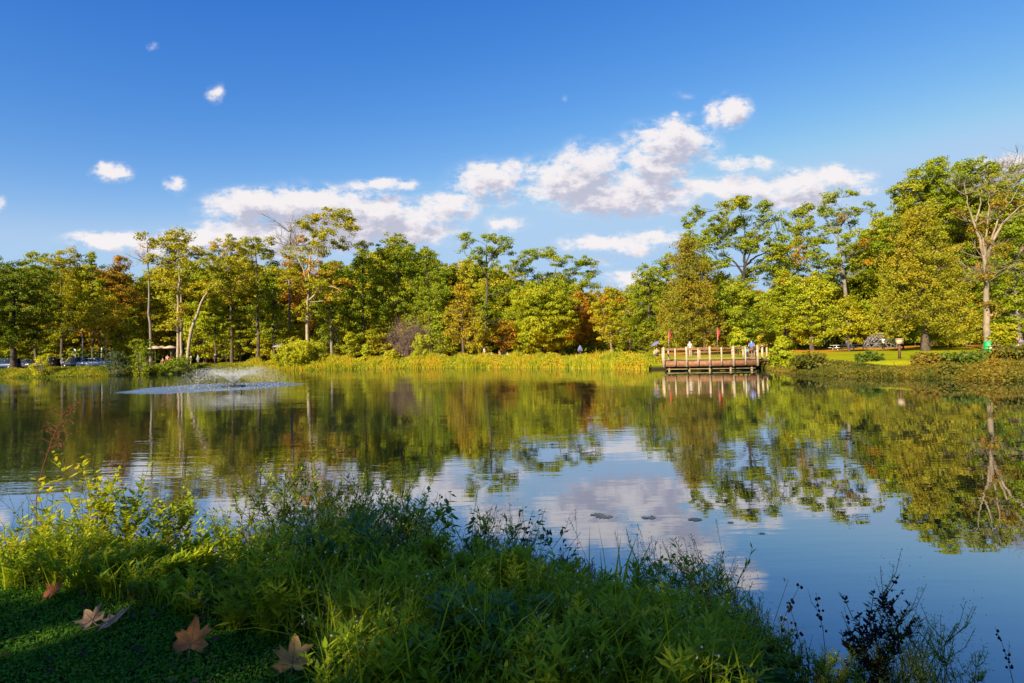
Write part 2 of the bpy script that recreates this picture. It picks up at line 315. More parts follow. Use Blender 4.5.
K = 1/.069/2.219
cc = ramp(t, [tuple(a*.1 for a in (.95*K, .90*K, .90*K)), tuple(a*.1 for a in (.80*K, .75*K, .80*K)), tuple(a*.1 for a in (.53*K, .53*K, .65*K))], [0., .5, 1.]); L.new(shd.outputs[0], cc.inputs['Fac'])
cm = N_(t, 'ShaderNodeMix', data_type='RGBA', blend_type='MULTIPLY', n0=1.); cm.inputs[7].default_value = (10, 10, 10, 1); L.new(cc.outputs[0], cm.inputs[6])
mxs = N_(t, 'ShaderNodeMix', data_type='RGBA'); L.new(am.outputs[0], mxs.inputs[0]); 
spc = N_(t, 'ShaderNodeSeparateColor'); cmb = N_(t, 'ShaderNodeCombineColor'); L.new(hs.outputs[0], spc.inputs[0]); KS = .153
for ch_, (A_, p_, lim) in enumerate(((5.46, 2.2, .42), (1.23, 1.36, .62), (.92, .59, .87))):
    a1 = N_(t, 'ShaderNodeMath', operation='MULTIPLY', n1=KS); a2 = N_(t, 'ShaderNodeMath', operation='POWER', n1=p_); a3 = N_(t, 'ShaderNodeMath', operation='MULTIPLY', n1=A_); a4 = N_(t, 'ShaderNodeMath', operation='SMOOTH_MIN', n1=lim, n2=.12); a5 = N_(t, 'ShaderNodeMath', operation='DIVIDE', n1=KS)
    a0 = N_(t, 'ShaderNodeMath', operation='MAXIMUM', n1=1e-4); L.new(spc.outputs[ch_], a0.inputs[0]); L.new(a0.outputs[0], a1.inputs[0])
    for x1, x2 in ((a1, a2), (a2, a3), (a3, a4), (a4, a5)): L.new(x1.outputs[0], x2.inputs[0])
    L.new(a5.outputs[0], cmb.inputs[ch_])
L.new(cmb.outputs[0], mxs.inputs[6]); L.new(cm.outputs[2], mxs.inputs[7]); L.new(mxs.outputs[2], bg.inputs[0])
w.cycles.sampling_method = 'MANUAL'; w.cycles.sample_map_resolution = 512
sc.view_settings.view_transform = 'Standard'; sc.view_settings.look = 'None'; sc.view_settings.gamma = 1; sc.view_settings.exposure = 1.15
sc.cycles.max_bounces = 5; sc.cycles.diffuse_bounces = 3; sc.cycles.glossy_bounces = 3; sc.cycles.transmission_bounces = 3; sc.cycles.transparent_max_bounces = 4
sc.cycles.caustics_reflective = False; sc.cycles.caustics_refractive = False; sc.cycles.use_denoising = True
# ---------------------------------------------------------------- trees
def nrm(v): return v/(np.linalg.norm(v, axis=-1, keepdims=True)+1e-9)
def limb(q, a, b, r0, r1, sag=.12, n=5, k=5):
    a, b = np.array(a), np.array(b); L_ = np.linalg.norm(b-a); t_ = np.linspace(0, 1, n)[:, None]
    off = rng.normal(size=3)*L_*.06+np.array([0, 0, -L_*sag]); pts = a+(b-a)*t_+off*np.sin(t_*math.pi)+rng.normal(size=(n, 3))*L_*.018*np.sin(t_*math.pi)
    q.tube(pts, np.linspace(r0, r1, n), k, cap=False); return pts
def clumps_in(lobes, dens, shell=.55):
    """clump centres, outward directions"""
    cs, ns = [], []
    for c, r in lobes:
        n = max(4, int(dens*(r[0]*r[2]+r[0]*r[1]+r[1]*r[2])/3*rng.uniform(.85, 1.15)))
        d = nrm(rng.normal(size=(n, 3))); rad = shell+(1-shell)*rng.random(n)[:, None]**.7
        rad *= rng.uniform(.8, 1.12, (n, 1))
        cs.append(np.array(c)+d*rad*np.array(r)); ns.append(d)
    return np.concatenate(cs), np.concatenate(ns)
def foliage(q, cs, ns, per=34, cr=.75, L_=.2, W_=.14, flat=.55, up=.5, bias=.5, droop=0.):
    n = len(cs); m = rng.integers(int(per*.6), int(per*1.4), n); rep = np.repeat(np.arange(n), m); N = len(rep)
    crs = (cr*rng.uniform(.6, 1.35, n))[rep][:, None]
    d = nrm(rng.normal(size=(N, 3)))*rng.random((N, 1))**.45
    c = cs[rep]+d*crs*np.array([1, 1, flat])
    c[:, 2] -= droop*(d[:, 0]**2+d[:, 1]**2)*crs[:, 0]
    nn = nrm(ns[rep]*.6+d*.6+np.array([0, 0, up]))
    q.leaves(c, nn, L_*rng.uniform(.7, 1.3, N), W_*rng.uniform(.7, 1.3, N), bias=bias)
def limb_parts(trunk_q, tp, tr, lobes, cs, twigs=.35, lr=.09):
    """limbs that fork from one another: each new bough leaves the nearest lower wood already there"""
    tp = np.asarray(tp); top = tp[-1]; z0 = tp[0][2]+(top[2]-tp[0][2])*.28
    nodes = [p for p in tp if p[2] >= z0]; rads = [r*.62 for p, r in zip(tp, tr) if p[2] >= z0]
    axis_ = np.array([np.interp(0, [0, 1], [tp[len(tp)//2][0]]*2), tp[len(tp)//2][1]])
    for c, r in sorted(lobes, key=lambda l: np.linalg.norm(np.array(l[0])[:2]-axis_)+.3*abs(l[0][2]-z0)):
        c = np.array(c); A_ = np.array(nodes); d = np.linalg.norm(A_-c, axis=1)+1.3*np.maximum(0, A_[:, 2]-c[2]+.25*r[2]); j = int(np.argmin(d)); a = A_[j]
        if np.linalg.norm(c-a) < .25: continue
        r0 = max(.03, min(rads[j]*.8, lr*1.4)); pts = limb(trunk_q, a, c, r0, max(.022, r0*.45), .06, 6)
        for k_, p in enumerate(pts[1:]): nodes.append(p); rads.append(r0*(1-.1*(k_+1)))
        for _ in range(int(6*twigs*3)):
            e = c+nrm(rng.normal(size=3))*np.array(r)*rng.uniform(.6, 1.0); limb(trunk_q, pts[rng.integers(2, 6)], e, .03, .01, .05, 4, 4)
def make_tree(name, label, base, tp, tr, lobes, lm, bark, dens=3.8, per=70, cr=.75, L_=.125, W_=.09, group=None, cat='tree', flat=.55, twigs=.35, up=.5, bias=.5, extra=None, lm2=None, crown2=None, droop=0., k=7, shell=.55):
    root = empty(name, base, 0, label, cat, group); o = np.array(base)
    tq = QB(); tp = np.array(tp); tr = np.array(tr, float)
    # resample trunk
    tt = np.linspace(0, 1, 14); src = np.linspace(0, 1, len(tp)); tps = np.stack([np.interp(tt, src, tp[:, i]) for i in range(3)], 1); trs = np.interp(tt, src, tr)
    tps[1:-1, :2] += rng.normal(size=(12, 2))*.05; trs[0] *= 1.45; tps[0, 2] -= .2
    tq.tube(tps, trs, k, cap=False)
    cs, ns = clumps_in(lobes, dens, shell); limb_parts(tq, tps, trs, lobes, cs, twigs)
    if extra: extra(tq)
    tr_o = tq.build('trunk', bark, root, True, origin=o)
    q = QB(); foliage(q, cs, ns, per, cr, L_, W_, flat, up, bias, droop); cr_o = q.build('crown', lm, root, origin=o)
    if crown2:
        cs2, ns2 = clumps_in(crown2, dens*.8); q = QB(); foliage(q, cs2, ns2, per, cr, L_, W_, flat, up, bias)
        q2 = q.build('crown', lm2, root, origin=o); q2['label'] = 'patch of turning leaves in the crown'
    return root
def profile(kind, t):
    if kind == 'cone': return (1-t)**.8*.95+.06
    if kind == 'egg': return math.sin(min(1, t*1.0+.08)**.75*math.pi)**.7*.95+.1
    if kind == 'round': return math.sqrt(max(0, 1-(2*t-1)**2))*.9+.12
    if kind == 'spread': return (math.sqrt(max(0, 1-(1.6*t-.95)**2)))*.9+.1
    return .8*(1-.3*t)
def auto_lobes(cx, cy, z0, z1, R, kind, n, lr):
    out = []
    for i in range(n):
        t = ((i+rng.random())/n)**.9; pr = profile(kind, t)*R; a = i*2.4+rng.uniform(-.5, .5); rr = pr*math.sqrt(rng.uniform(.1, 1))*.78
        s = lr*rng.uniform(.65, 1.3)*(.55+.45*profile(kind, t)); out.append(((cx+rr*math.cos(a), cy+rr*math.sin(a), z0+(z1-z0)*t*.94+s*.1), (s, s, s*.8)))
    return out
def hero(name, label, px, D, top, bot, half, kind, lm, bark=None, n=16, trunk=None, tw=.28, lobes=None, lean=0, **kw):
    """a tree read off the photograph: base column px, distance D, crown top and bottom rows, half width in pixels"""
    b = G(px, D); s = D/F_PX; z1 = P(px, top, D)[2]; z0 = P(px, bot, D)[2]; R = half*s
    cx = b[0]+lean*s
    if lobes:
        lb = []
        for lx, ly, rx, ry in lobes:
            c = P(lx, ly, D); m = 1 if rx*s < 1.2 else 2
            for j in range(m):
                dy = rng.uniform(-.9, .9)*min(R, 5)*.6; lb.append(((c[0]+rng.normal()*.15, c[1]+dy, c[2]+rng.normal()*.15), (rx*s, rx*s*.9, ry*s)))
    else: lb = auto_lobes(cx, D, z0, z1, R, kind, n, R*.46)
    if trunk: tp = [P(x, y, D) for x, y in trunk]; tp[0] = b
    else: tp = [b, (b[0]+lean*s*.3, D, b[2]+(z1-b[2])*.35), (cx, D, b[2]+(z1-b[2])*.65), (cx+rng.normal()*.3, D, b[2]+(z1-b[2])*.9)]
    tr = np.linspace(tw, tw*.22, len(tp))
    if lobes: kw['dens'] = kw.get('dens', 3.)*1.5
    return make_tree(name, label, b, tp, tr, lb, LM[lm] if isinstance(lm, str) else lm, bark or M_bark, **kw)
def copy_tree(o, parent=None):
    c = o.copy(); C.objects.link(c)
    if parent: c.parent = parent
    for ch in list(o.children): copy_tree(ch, c)
    return c
# back row: a few trees of each kind, copied
protos = []
specs = [('round', 'green', 20, 6.5), ('egg', 'lime', 19, 5.5), ('round', 'gold', 18, 6), ('egg', 'dark', 20, 6), ('spread', 'green', 21, 7), ('egg', 'olive', 18, 5), ('round', 'rust', 17, 5.)]
WORDS = dict(green='green', lime='yellow green', gold='yellowing', dark='dark green', olive='olive', rust='rusty orange')
for kind, lm, H, R in specs:
    lb = auto_lobes(0, 0, H*.16, H*.97, R*1.1, kind, 28, R*.46)
    make_tree('woodland_tree', 'tall '+WORDS[lm]+' tree standing in the dense back row of the woods', (0, 0, 0), [(0, 0, 0), (.2, 0, H*.4), (0, .2, H*.7), (.1, 0, H*.93)], [.3, .22, .15, .06], lb, LM[lm], M_barkdark if lm != 'gold' else M_grey, dens=3.6, per=64, cr=.9, L_=.17, W_=.12, group='trees in the back row of the woods')
    protos.append(([o for o in C.objects if o.name.startswith('woodland_tree')][-1], H))
sky_x = [-80,0,30,60,95,125,136,150,180,205,225,250,262,285,300,340,360,385,400,425,440,465,490,508,518,545,575,592,604,612,640,650,665,690,745,768,778,800,830,855,868,880,890,920,940,1000,1100]
sky_y = [262,262,262,264,262,265,275,262,262,262,262,258,258,262,258,258,252,246,244,246,256,256,262,262,276,272,272,280,293,296,290,276,276,276,276,284,290,280,276,270,258,240,225,195,185,185,190]
used = set(); k_ = 0
def put(px, D, topy, pi):
    global k_
    o, H = protos[pi]; b = G(px, D); z1 = P(px, topy, D)[2]; s = (z1-b[2])/H
    if pi in used: o = copy_tree(o)
    used.add(pi); o.location = tuple(float(a) for a in b); o.scale = (s*rng.uniform(.85, 1.1), s*rng.uniform(.85, 1.1), s); o.rotation_euler = (0, 0, rng.uniform(0, 6.28)); return o
order = [0, 1, 2, 4, 1, 0, 5, 2, 3, 2, 6, 1]
px = -75
while px < 1100:
    D = rng.uniform(118, 132) if px < 780 else rng.uniform(96, 110)
    put(px, D, np.interp(px, sky_x, sky_y)+rng.uniform(0, 9), order[k_ % 12]); k_ += 1
    px += rng.uniform(15, 21)*(1 if px < 780 else 1.15)
px = -85
while px < 1110:
    D = rng.uniform(140, 160) if px < 780 else rng.uniform(116, 132)
    put(px, D, np.interp(px, sky_x, sky_y)+rng.uniform(10, 22), order[k_ % 12] if k_ % 3 else 3); k_ += 1
    px += rng.uniform(17, 24)*(1 if px < 780 else 1.15)
# the far woods behind: one dark mass
q = QB(); N = 60000
pxs = rng.uniform(-180, 1200, N); Ds = rng.uniform(165, 215, N)
top = np.interp(pxs, sky_x, sky_y)+14; hzv = 348.5-.0245*(pxs-512); u_ = rng.random(N)
X = (pxs-512)/F_PX*Ds; Zt = CAMZ+(hzv-top)/F_PX*150; Z = .2+(Zt-.2)*u_**1.25
c = np.stack([X, Ds, Z], 1); q.leaves(c, np.tile([0, -.7, .5], (N, 1)), rng.uniform(.5, 1., N), rng.uniform(.35, .7, N), bias=.4)
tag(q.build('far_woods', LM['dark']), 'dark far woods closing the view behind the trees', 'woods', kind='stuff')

q = QB(); N = 42000; Ds = np.where(rng.random(N) < .5, rng.uniform(128, 162, N), rng.uniform(104, 140, N)); pxs = rng.uniform(-170, 1200, N); pxs = np.where(Ds < 128, np.where(rng.random(N) < .6, rng.uniform(560, 1200, N), rng.uniform(-150, 130, N)), pxs); X = (pxs-512)/F_PX*Ds
Z = gz(X, Ds)+rng.random(N)**1.3*3.6*(.6+.4*np.sin(X*.23)); q.leaves(np.stack([X, Ds, Z], 1), np.tile([0, -.6, .6], (N, 1)), rng.uniform(.2, .45, N), rng.uniform(.15, .3, N), bias=.4)
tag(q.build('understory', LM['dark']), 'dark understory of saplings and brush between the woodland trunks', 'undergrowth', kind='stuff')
M_tan = plain('bark_tan', (.22, .17, .12), .85, var=.4, scale=1.6, bump=.5)
LM['rustbrown'] = leafmat('foliage_rustbrown', [(.10,.13,.008),(.24,.20,.010),(.40,.19,.014),(.46,.13,.018)])
LM['goldolive'] = leafmat('foliage_goldolive', [(.22,.20,.006),(.33,.28,.008),(.42,.32,.010),(.50,.30,.012)])
# ---------------------------------------------------------------- trees one can tell apart, left to right
H = hero
H('oak_tree', 'broad dark green tree on a dark trunk beside the parked cars, at the left edge', 14, 92, 268, 345, 44, 'spread', 'dark', M_barkdark, n=26, tw=.45)
H('oak_tree', 'rounded green tree with a flat top behind the left end of the parked cars', 36, 108, 252, 340, 26, 'round', 'green', n=20)
H('oak_tree', 'yellow green rounded tree behind the middle of the parked cars', 62, 106, 251, 338, 28, 'round', 'gold', n=22)
H('oak_tree', 'tall narrow yellow green tree behind the pale sedan', 93, 108, 248, 338, 20, 'egg', 'lime', n=20)
H('maple_tree', 'rust topped tree just left of the thin dark bare trunk', 122, 112, 252, 335, 22, 'egg', 'rust', n=20)
H('maple_tree', 'low yellow tree bending over the two lamp posts', 100, 100, 300, 340, 24, 'round', 'gold', n=12, tw=.15)
def twigs_at(pts, D, n, r, spread):
    def f(tq):
        for x, y in pts:
            a = P(x, y, D)
            for _ in range(n):
                b = a+np.array([rng.normal()*spread, rng.normal()*spread, rng.uniform(.3, 1.6)*spread]); pp_ = limb(tq, a, b, r, .012, 0, 4, 4)
                for _ in range(4): limb(tq, pp_[2], pp_[3]+rng.normal(size=3)*spread*.45, .02, .008, 0, 3, 4)
    return f
H('slender_tree', 'thin dark straight trunk with sparse reddish twigs beside the tan parasols', 151, 98, 232, 290, 8, 'egg', 'rust', M_grey, n=5, tw=.24, trunk=[(151,353),(150,320),(149,290),(148,262),(147,240)], lobes=[(149,246,6,6),(146,262,5,6),(151,275,5,4)], dens=1.6, per=22, extra=twigs_at([(148,248),(146,262)], 98, 8, .05, 1.6))
def tube_px(pts, D, r0, r1):
    def f(tq): 
        p_ = np.array([P(x, y, D) for x, y in pts]); n = 12; tt = np.linspace(0, 1, n); s = np.linspace(0, 1, len(p_))
        p2 = np.stack([np.interp(tt, s, p_[:, i]) for i in range(3)], 1); p2[1:-1] += rng.normal(size=(n-2, 3))*.04; tq.tube(p2, np.linspace(r0, r1, n), 7, cap=False)
    return f
def both(*fs):
    def f(tq):
        for g in fs: g(tq)
    return f
H('sycamore_tree', 'olive gold sycamore on two upright pale trunks by the tan parasols', 178, 88, 232, 330, 38, 'round', 'gold', M_pale, tw=.24, trunk=[(177.5,359),(178,330),(178,300),(179,275),(178,250)],
  lobes=[(165,245,14,9),(185,240,14,9),(200,252,11,9),(160,262,9,9),(178,262,13,10),(196,270,11,9),(170,282,9,10),(187,290,10,10),(176,305,9,9),(190,312,8,7),(172,325,6,5),(152,240,8,6),(180,325,7,6)], extra=tube_px([(181,359),(181.5,330),(181,300),(182,270)], 89, .22, .08))
H('sycamore_tree', 'sycamore with one pale trunk leaning right, beside the two upright pale trunks', 186, 87, 262, 315, 34, 'round', 'gold', M_pale, tw=.27, lean=24, trunk=[(185.5,359),(190,335),(197,312),(203,298),(214,285),(226,272)],
  lobes=[(206,285,9,8),(215,273,11,9),(228,265,11,9),(238,275,8,8),(222,285,10,8),(198,292,6,6),(212,262,9,7)])
H('young_tree', 'young yellow green tree in tiers right of the leaning pale trunk', 216, 94, 292, 350, 17, 'cone', 'lime', n=22, tw=.16, flat=.35)
H('young_tree', 'second young green tree in tiers, left of the straight brown trunk', 240, 96, 288, 351, 15, 'cone', 'green', n=20, tw=.16, flat=.35)
H('oak_tree', 'tall tree with a yellowing top behind the two young tiered trees', 232, 104, 235, 300, 24, 'round', 'gold', n=20)
H('tulip_tree', 'tall green and orange tree on a straight brown trunk behind the fountain', 258, 94, 234, 335, 18, 'egg', 'gold', M_bark, tw=.28, trunk=[(258,359),(258,320),(257,285),(256,245)], lobes=[(252,242,11,7),(262,252,10,8),(248,262,9,8),(262,275,9,10),(252,290,9,9),(263,300,8,9),(250,315,7,8),(257,330,7,6),(268,240,6,5)])
H('tulip_tree', 'dense green tree on a dark trunk left of the yellow willow bush', 274, 96, 258, 345, 15, 'egg', 'green', M_bark, n=22, tw=.28)
H('sycamore_tree', 'tallest orange and green sycamore behind the yellow willow bush', 308, 92, 203, 330, 46, 'spread', 'gold', M_pale, tw=.30, trunk=[(307,360),(307,330),(308,300),(309,275),(311,250),(316,225)],
  lobes=[(340,214,12,9),(350,228,9,7),(328,218,10,8),(312,224,11,8),(330,236,12,8),(345,245,9,7),(318,250,12,9),(300,262,12,8),(282,272,9,7),(322,288,12,9),(338,296,9,7),(296,282,12,9),(308,312,9,8),(290,252,9,7)],
  lm2=LM['rust'], crown2=[(tuple(P(x, y, 91)), (r*.154, r*.154, r*.12)) for x, y, r in ((332,270,12),(340,285,12),(318,262,10),(290,262,8),(328,300,9),(300,240,8))],
  extra=both(tube_px([(309,300),(318,293),(326,286),(335,287),(342,292)], 90, .16, .04), tube_px([(311,268),(317,258),(322,252)], 91, .14, .05), tube_px([(309,292),(304,272),(296,252),(290,238)], 91, .13, .03)), dens=2.6)
H('bare_tree', 'bare grey twigs rising above the canopy left of the tallest sycamore', 290, 100, 222, 262, 14, 'round', 'brown', M_grey, tw=.24, trunk=[(290,358),(290,310),(289,270),(290,245),(291,228)], lobes=[(286,262,8,5),(296,268,7,5)], dens=1., per=14, extra=twigs_at([(290,245),(284,250),(297,246),(289,232)], 100, 14, .05, 2.0))
H('oak_tree', 'dense green oak right of the tallest sycamore', 332, 98, 262, 346, 22, 'egg', 'green', M_grey, n=24)
H('oak_tree', 'deep green oak behind the bright sapling on the bank', 364, 100, 238, 345, 25, 'egg', 'green', n=30)
H('oak_tree', 'deep green rounded oak rising behind the grey leafless bush', 398, 102, 235, 340, 28, 'round', 'green', n=32)
H('oak_tree', 'green oak standing between the leafless bush and the olive egg shaped tree', 430, 101, 240, 342, 22, 'egg', 'green', n=26)
H('oak_tree', 'oak with two open forked boughs above the canopy behind the olive egg shaped tree', 484, 102, 230, 340, 36, 'round', 'green', M_bark, tw=.32, trunk=[(486,352),(486,320),(487,290),(487,262),(486,245)],
  lobes=[(468,240,8,6),(464,250,7,6),(478,256,8,7),(490,238,9,6),(503,242,9,6),(508,250,7,5),(494,255,9,7),(482,270,10,8),(498,272,9,8),(508,290,9,9),(492,295,11,10),(482,315,10,10),(500,320,10,10),(470,262,6,5)], extra=both(tube_px([(487,275),(476,258),(469,246)], 100, .14, .04), tube_px([(487,265),(495,250),(504,243)], 100, .14, .04)))
H('linden_tree', 'olive egg shaped tree standing alone in front of the dark woods', 463, 90, 281, 343, 19, 'egg', 'goldolive', n=34, tw=.24, per=30)
H('oak_tree', 'open crowned oak with sky showing through, above the orange flecked maple', 545, 112, 251, 300, 46, 'spread', 'green', M_grey, tw=.36, trunk=[(548,350),(548,320),(549,300),(552,280),(556,268)],
  lobes=[(520,262,9,6),(532,254,10,6),(548,254,10,6),(527,272,9,6),(512,268,7,6),(560,262,9,7),(578,262,9,6),(590,264,7,5),(592,274,7,5),(572,274,9,6),(556,280,9,7),(540,280,10,7),(584,284,9,6),(568,292,9,7),(530,290,10,8),(598,284,5,4)], extra=both(tube_px([(549,300),(538,280),(528,266)], 112, .15, .04), tube_px([(550,290),(566,276),(582,268)], 112, .15, .04)))
H('maple_tree', 'broad yellow green maple flecked with orange, its boughs reaching the lawn', 541, 98, 286, 350, 36, 'round', 'lime', n=44, tw=.3, lm2=LM['rust'], crown2=[(tuple(P(x, y, 96.5)), (r*.165, r*.13, r*.13)) for x, y, r in ((525,300,9),(540,293,9),(562,318,9),(570,332,8),(556,305,8),(503,330,7))])
H('maple_tree', 'small orange tinged tree under the left side of the broad maple', 505, 97, 322, 350, 13, 'round', 'rust', n=12, tw=.14)
H('maple_tree', 'green and orange tree on a short pale trunk right of the broad maple', 611, 92, 285, 342, 22, 'round', 'gold', M_pale, n=26, tw=.2, lm2=LM['rust'], crown2=[(tuple(P(x, y, 90.5)), (1.1, 1.1, .9)) for x, y in ((597,318),(602,300),(618,296))])
H('maple_tree', 'reddish brown tree with drooping boughs between the two maples', 578, 104, 292, 346, 22, 'round', 'rust', n=22)
H('oak_tree', 'rounded green tree left of the tall brown conical tree', 650, 100, 264, 342, 20, 'round', 'green', n=26)
H('oak_tree', 'green oak filling the gap between the great oak and the crooked trunked oak', 788, 101, 238, 330, 26, 'round', 'lime', n=28)
H('oak_tree', 'green crown rising behind the tall brown conical tree', 668, 104, 250, 335, 22, 'round', 'green', n=22)
H('oak_tree', 'green crown behind the small yellow tree and the crooked trunk', 862, 104, 226, 335, 24, 'round', 'green', n=26)
H('oak_tree', 'deep green crown filling the canopy between the bare sycamore and the huge oak', 965, 92, 178, 330, 34, 'round', 'green', n=34)
H('oak_tree', 'green tree at the edge of the woods behind the left banner', 705, 100, 262, 335, 24, 'round', 'lime', n=26)
H('oak_tree', 'low dark green tree in the gap of the skyline', 630, 112, 286, 344, 20, 'round', 'green', n=20)
bconifer = dict(per=34, cr=.6, L_=.13, W_=.06, flat=.7, dens=4.4, droop=.4, bias=.35)
LM['brownolive'] = leafmat('foliage_brownolive', [(.13,.16,.008),(.22,.22,.010),(.34,.25,.013),(.42,.19,.016)])
LM['yellowolive'] = leafmat('foliage_yellowolive', [(.16,.18,.008),(.27,.27,.010),(.38,.32,.013),(.46,.28,.016)])
H('cypress_tree', 'tall brown conical tree just behind the left half of the wooden deck', 691, 76, 233, 340, 38, 'cone', LM['brownolive'], n=64, tw=.3, **bconifer)
H('oak_tree', 'great spreading oak with a dark forked trunk above the wooden deck', 742, 92, 197, 300, 52, 'spread', 'green', M_barkdark, tw=.5, trunk=[(742,348),(742,320),(743,295),(744,272),(745,258)],
  lobes=[(692,220,9,8),(700,212,8,7),(708,228,10,8),(690,234,8,7),(722,212,10,7),(735,203,10,6),(750,200,10,6),(761,208,9,6),(748,218,12,7),(730,228,11,8),(765,222,10,8),(755,236,13,8),(775,238,10,8),(782,228,7,6),(738,244,9,7),(770,252,10,7),(718,244,9,8),(784,248,8,7),(722,262,9,8),(765,268,9,7),(780,275,9,8),(735,280,9,8),(712,236,9,7),(700,246,9,8),(748,250,11,7),(775,262,10,8),(790,262,9,8),(706,262,10,8),(754,275,11,8)],
  dens=3.2, cr=.7, twigs=.5, extra=both(tube_px([(744,275),(735,262),(722,254)], 92, .2, .05), tube_px([(745,266),(757,256),(772,250)], 92, .2, .05), tube_px([(744,262),(746,245),(744,225)], 92, .2, .05), tube_px([(744,268),(752,248),(764,232)], 91, .15, .04), tube_px([(741,300),(734,286),(729,272)], 92, .14, .04)))
H('maple_tree', 'dense bright green tree behind the right half of the wooden deck', 738, 80, 286, 345, 32, 'round', 'green', n=40, tw=.25)
H('maple_tree', 'rounded green tree with orange flecks right of the dense bright green one', 785, 90, 268, 342, 26, 'egg', 'lime', n=30, lm2=LM['rust'], crown2=[(tuple(P(x, y, 88)), (1.1, 1.1, 1.)) for x, y in ((796,246),(799,258),(790,280))])
H('oak_tree', 'tall oak with a pale crooked trunk and open crown, right of the great oak', 849, 90, 192, 320, 42, 'spread', 'green', M_grey, tw=.36, trunk=[(849,340),(847,310),(845,285),(841,262),(838,240),(839,225)],
  lobes=[(802,215,8,6),(815,205,9,6),(830,198,9,6),(848,195,7,4),(858,210,7,6),(846,214,9,6),(826,212,10,7),(812,225,10,7),(796,230,9,7),(835,226,10,7),(858,222,6,5),(822,240,9,7),(806,242,9,6),(790,240,7,6),(840,240,8,6),(826,262,9,7),(855,252,9,8),(862,270,9,9),(810,258,11,8),(842,262,10,8),(870,240,8,8),(820,272,10,8),(836,278,10,8)],
  lm2=LM['rust'], crown2=[(tuple(P(x, y, 89)), (.9, .9, .7)) for x, y in ((838,218),(869,262),(862,242))], twigs=.5, extra=both(tube_px([(845,285),(838,268),(828,255),(815,243)], 90, .16, .04), tube_px([(838,240),(830,225),(820,213)], 90, .12, .03), tube_px([(839,230),(848,216),(855,210)], 90, .12, .03)))
H('maple_tree', 'dense green tree below the crooked trunked oak, in front of the white tables', 812, 84, 272, 342, 24, 'round', 'lime', n=34)
H('small_tree', 'small yellow tree with branches low to the lawn left of the climbing dome', 849, 72, 296, 338, 16, 'egg', 'gold', n=20, tw=.14)
H('oak_tree', 'green tree with drooping boughs right of the crooked trunked oak', 880, 94, 210, 335, 22, 'egg', 'lime', n=34)
H('oak_tree', 'huge green oak crown rising behind the olive conical tree', 925, 88, 160, 300, 48, 'round', 'green', M_grey, tw=.5, n=20,
  lobes=[(893,190,9,7),(902,205,11,9),(912,180,11,8),(925,170,11,7),(940,165,11,7),(955,172,12,8),(972,168,11,7),(990,170,11,7),(1004,178,11,8),(935,190,14,10),(960,192,14,10),(985,195,13,10),(915,208,12,10),(945,212,13,10),(970,220,13,10),(1000,205,12,10),(895,225,11,10),(886,245,10,10),(1015,190,10,9),(905,245,12,11),(912,225,11,10),(882,228,9,9),(940,232,12,10),(905,192,9,8),(930,205,11,9),(925,186,11,8),(950,184,12,8),(938,178,10,7),(970,182,11,8),(915,195,10,8),(958,205,12,9),(895,205,9,8),(990,182,10,8)], dens=3.4)
H('cypress_tree', 'broad olive conical tree standing alone on the lawn left of the pale trunk', 925, 66, 206, 330, 48, 'cone', LM['yellowolive'], n=80, tw=.36, **bconifer)
H('sycamore_tree', 'nearly bare sycamore with a tall pale trunk above the green bin', 986.5, 62, 170, 250, 40, 'spread', 'rustbrown', M_tan, tw=.36,
  trunk=[(987,350),(986,320),(986,290),(985,268),(984,250),(983,238)], lobes=[(985,240,7,6),(980,226,7,6),(994,222,7,6),(1004,205,8,6),(975,208,6,5),(990,205,7,6),(984,305,7,4),(992,312,6,4),(1012,195,8,6),(982,252,5,6),(978,280,6,4)], dens=2.6, per=34, cr=.7,
  extra=both(tube_px([(985,265),(980,240),(974,222),(968,205),(966,192)], 62, .16, .03), tube_px([(985,262),(986,235),(989,210),(989,192)], 62, .13, .02), tube_px([(985,262),(994,236),(1004,222),(1016,210),(1030,200)], 62, .18, .03), tube_px([(991,240),(1000,215),(1012,200),(1022,182)], 62, .1, .02), tube_px([(975,222),(980,205),(982,190)], 62, .1, .03), tube_px([(986,285),(978,275),(970,272)], 62, .06, .02), twigs_at([(986,275),(984,258),(988,282)], 62, 10, .04, 1.2), twigs_at([(966,195),(989,195),(1015,185),(1028,200),(1004,222)], 62, 7, .035, 1.3)))
H('maple_tree', 'deep green maple on a grey trunk at the right edge behind the picnickers', 1018, 72, 208, 330, 26, 'egg', 'green', M_grey, n=34, tw=.42)
H('bare_tree', 'bare twiggy treetop above the canopy at the top right corner', 1012, 96, 155, 185, 22, 'round', 'brown', M_grey, tw=.28, trunk=[(1012,345),(1012,280),(1011,220),(1010,185),(1010,168)], lobes=[(1004,186,8,5),(1020,184,8,5)], dens=1., per=12, extra=twigs_at([(1000,176),(1010,170),(1020,170),(1028,174)], 96, 14, .05, 2.0))
H('sapling', 'thin yellow leaved sapling on the lawn in front of the picnickers', 1006, 47, 326, 342, 10, 'spread', 'gold', M_grey, n=8, tw=.05, cat='tree', L_=.14, W_=.09, cr=.4, dens=6.)
H('small_tree', 'small spreading yellow green tree between the climbing dome and the conical tree', 903, 76, 322, 340, 15, 'spread', 'lime', n=14, tw=.12, L_=.16, W_=.1)
H('small_tree', 'small green tree behind the trunk of the broad olive conical tree', 950, 82, 325, 345, 22, 'round', 'lime', n=16, tw=.12)
H('sapling', 'small bright green sapling on the bank left of the yellow round bush', 366, 87.5, 344, 362, 6, 'cone', 'lime', n=10, tw=.05, L_=.14, W_=.09, cr=.4, dens=7.)
H('bush', 'tall bright green bush growing at the right end of the deck', 782, 50.5, 336, 368, 10, 'egg', 'lime', n=20, tw=.05, L_=.10, W_=.07, cr=.35, dens=14., cat='bush')
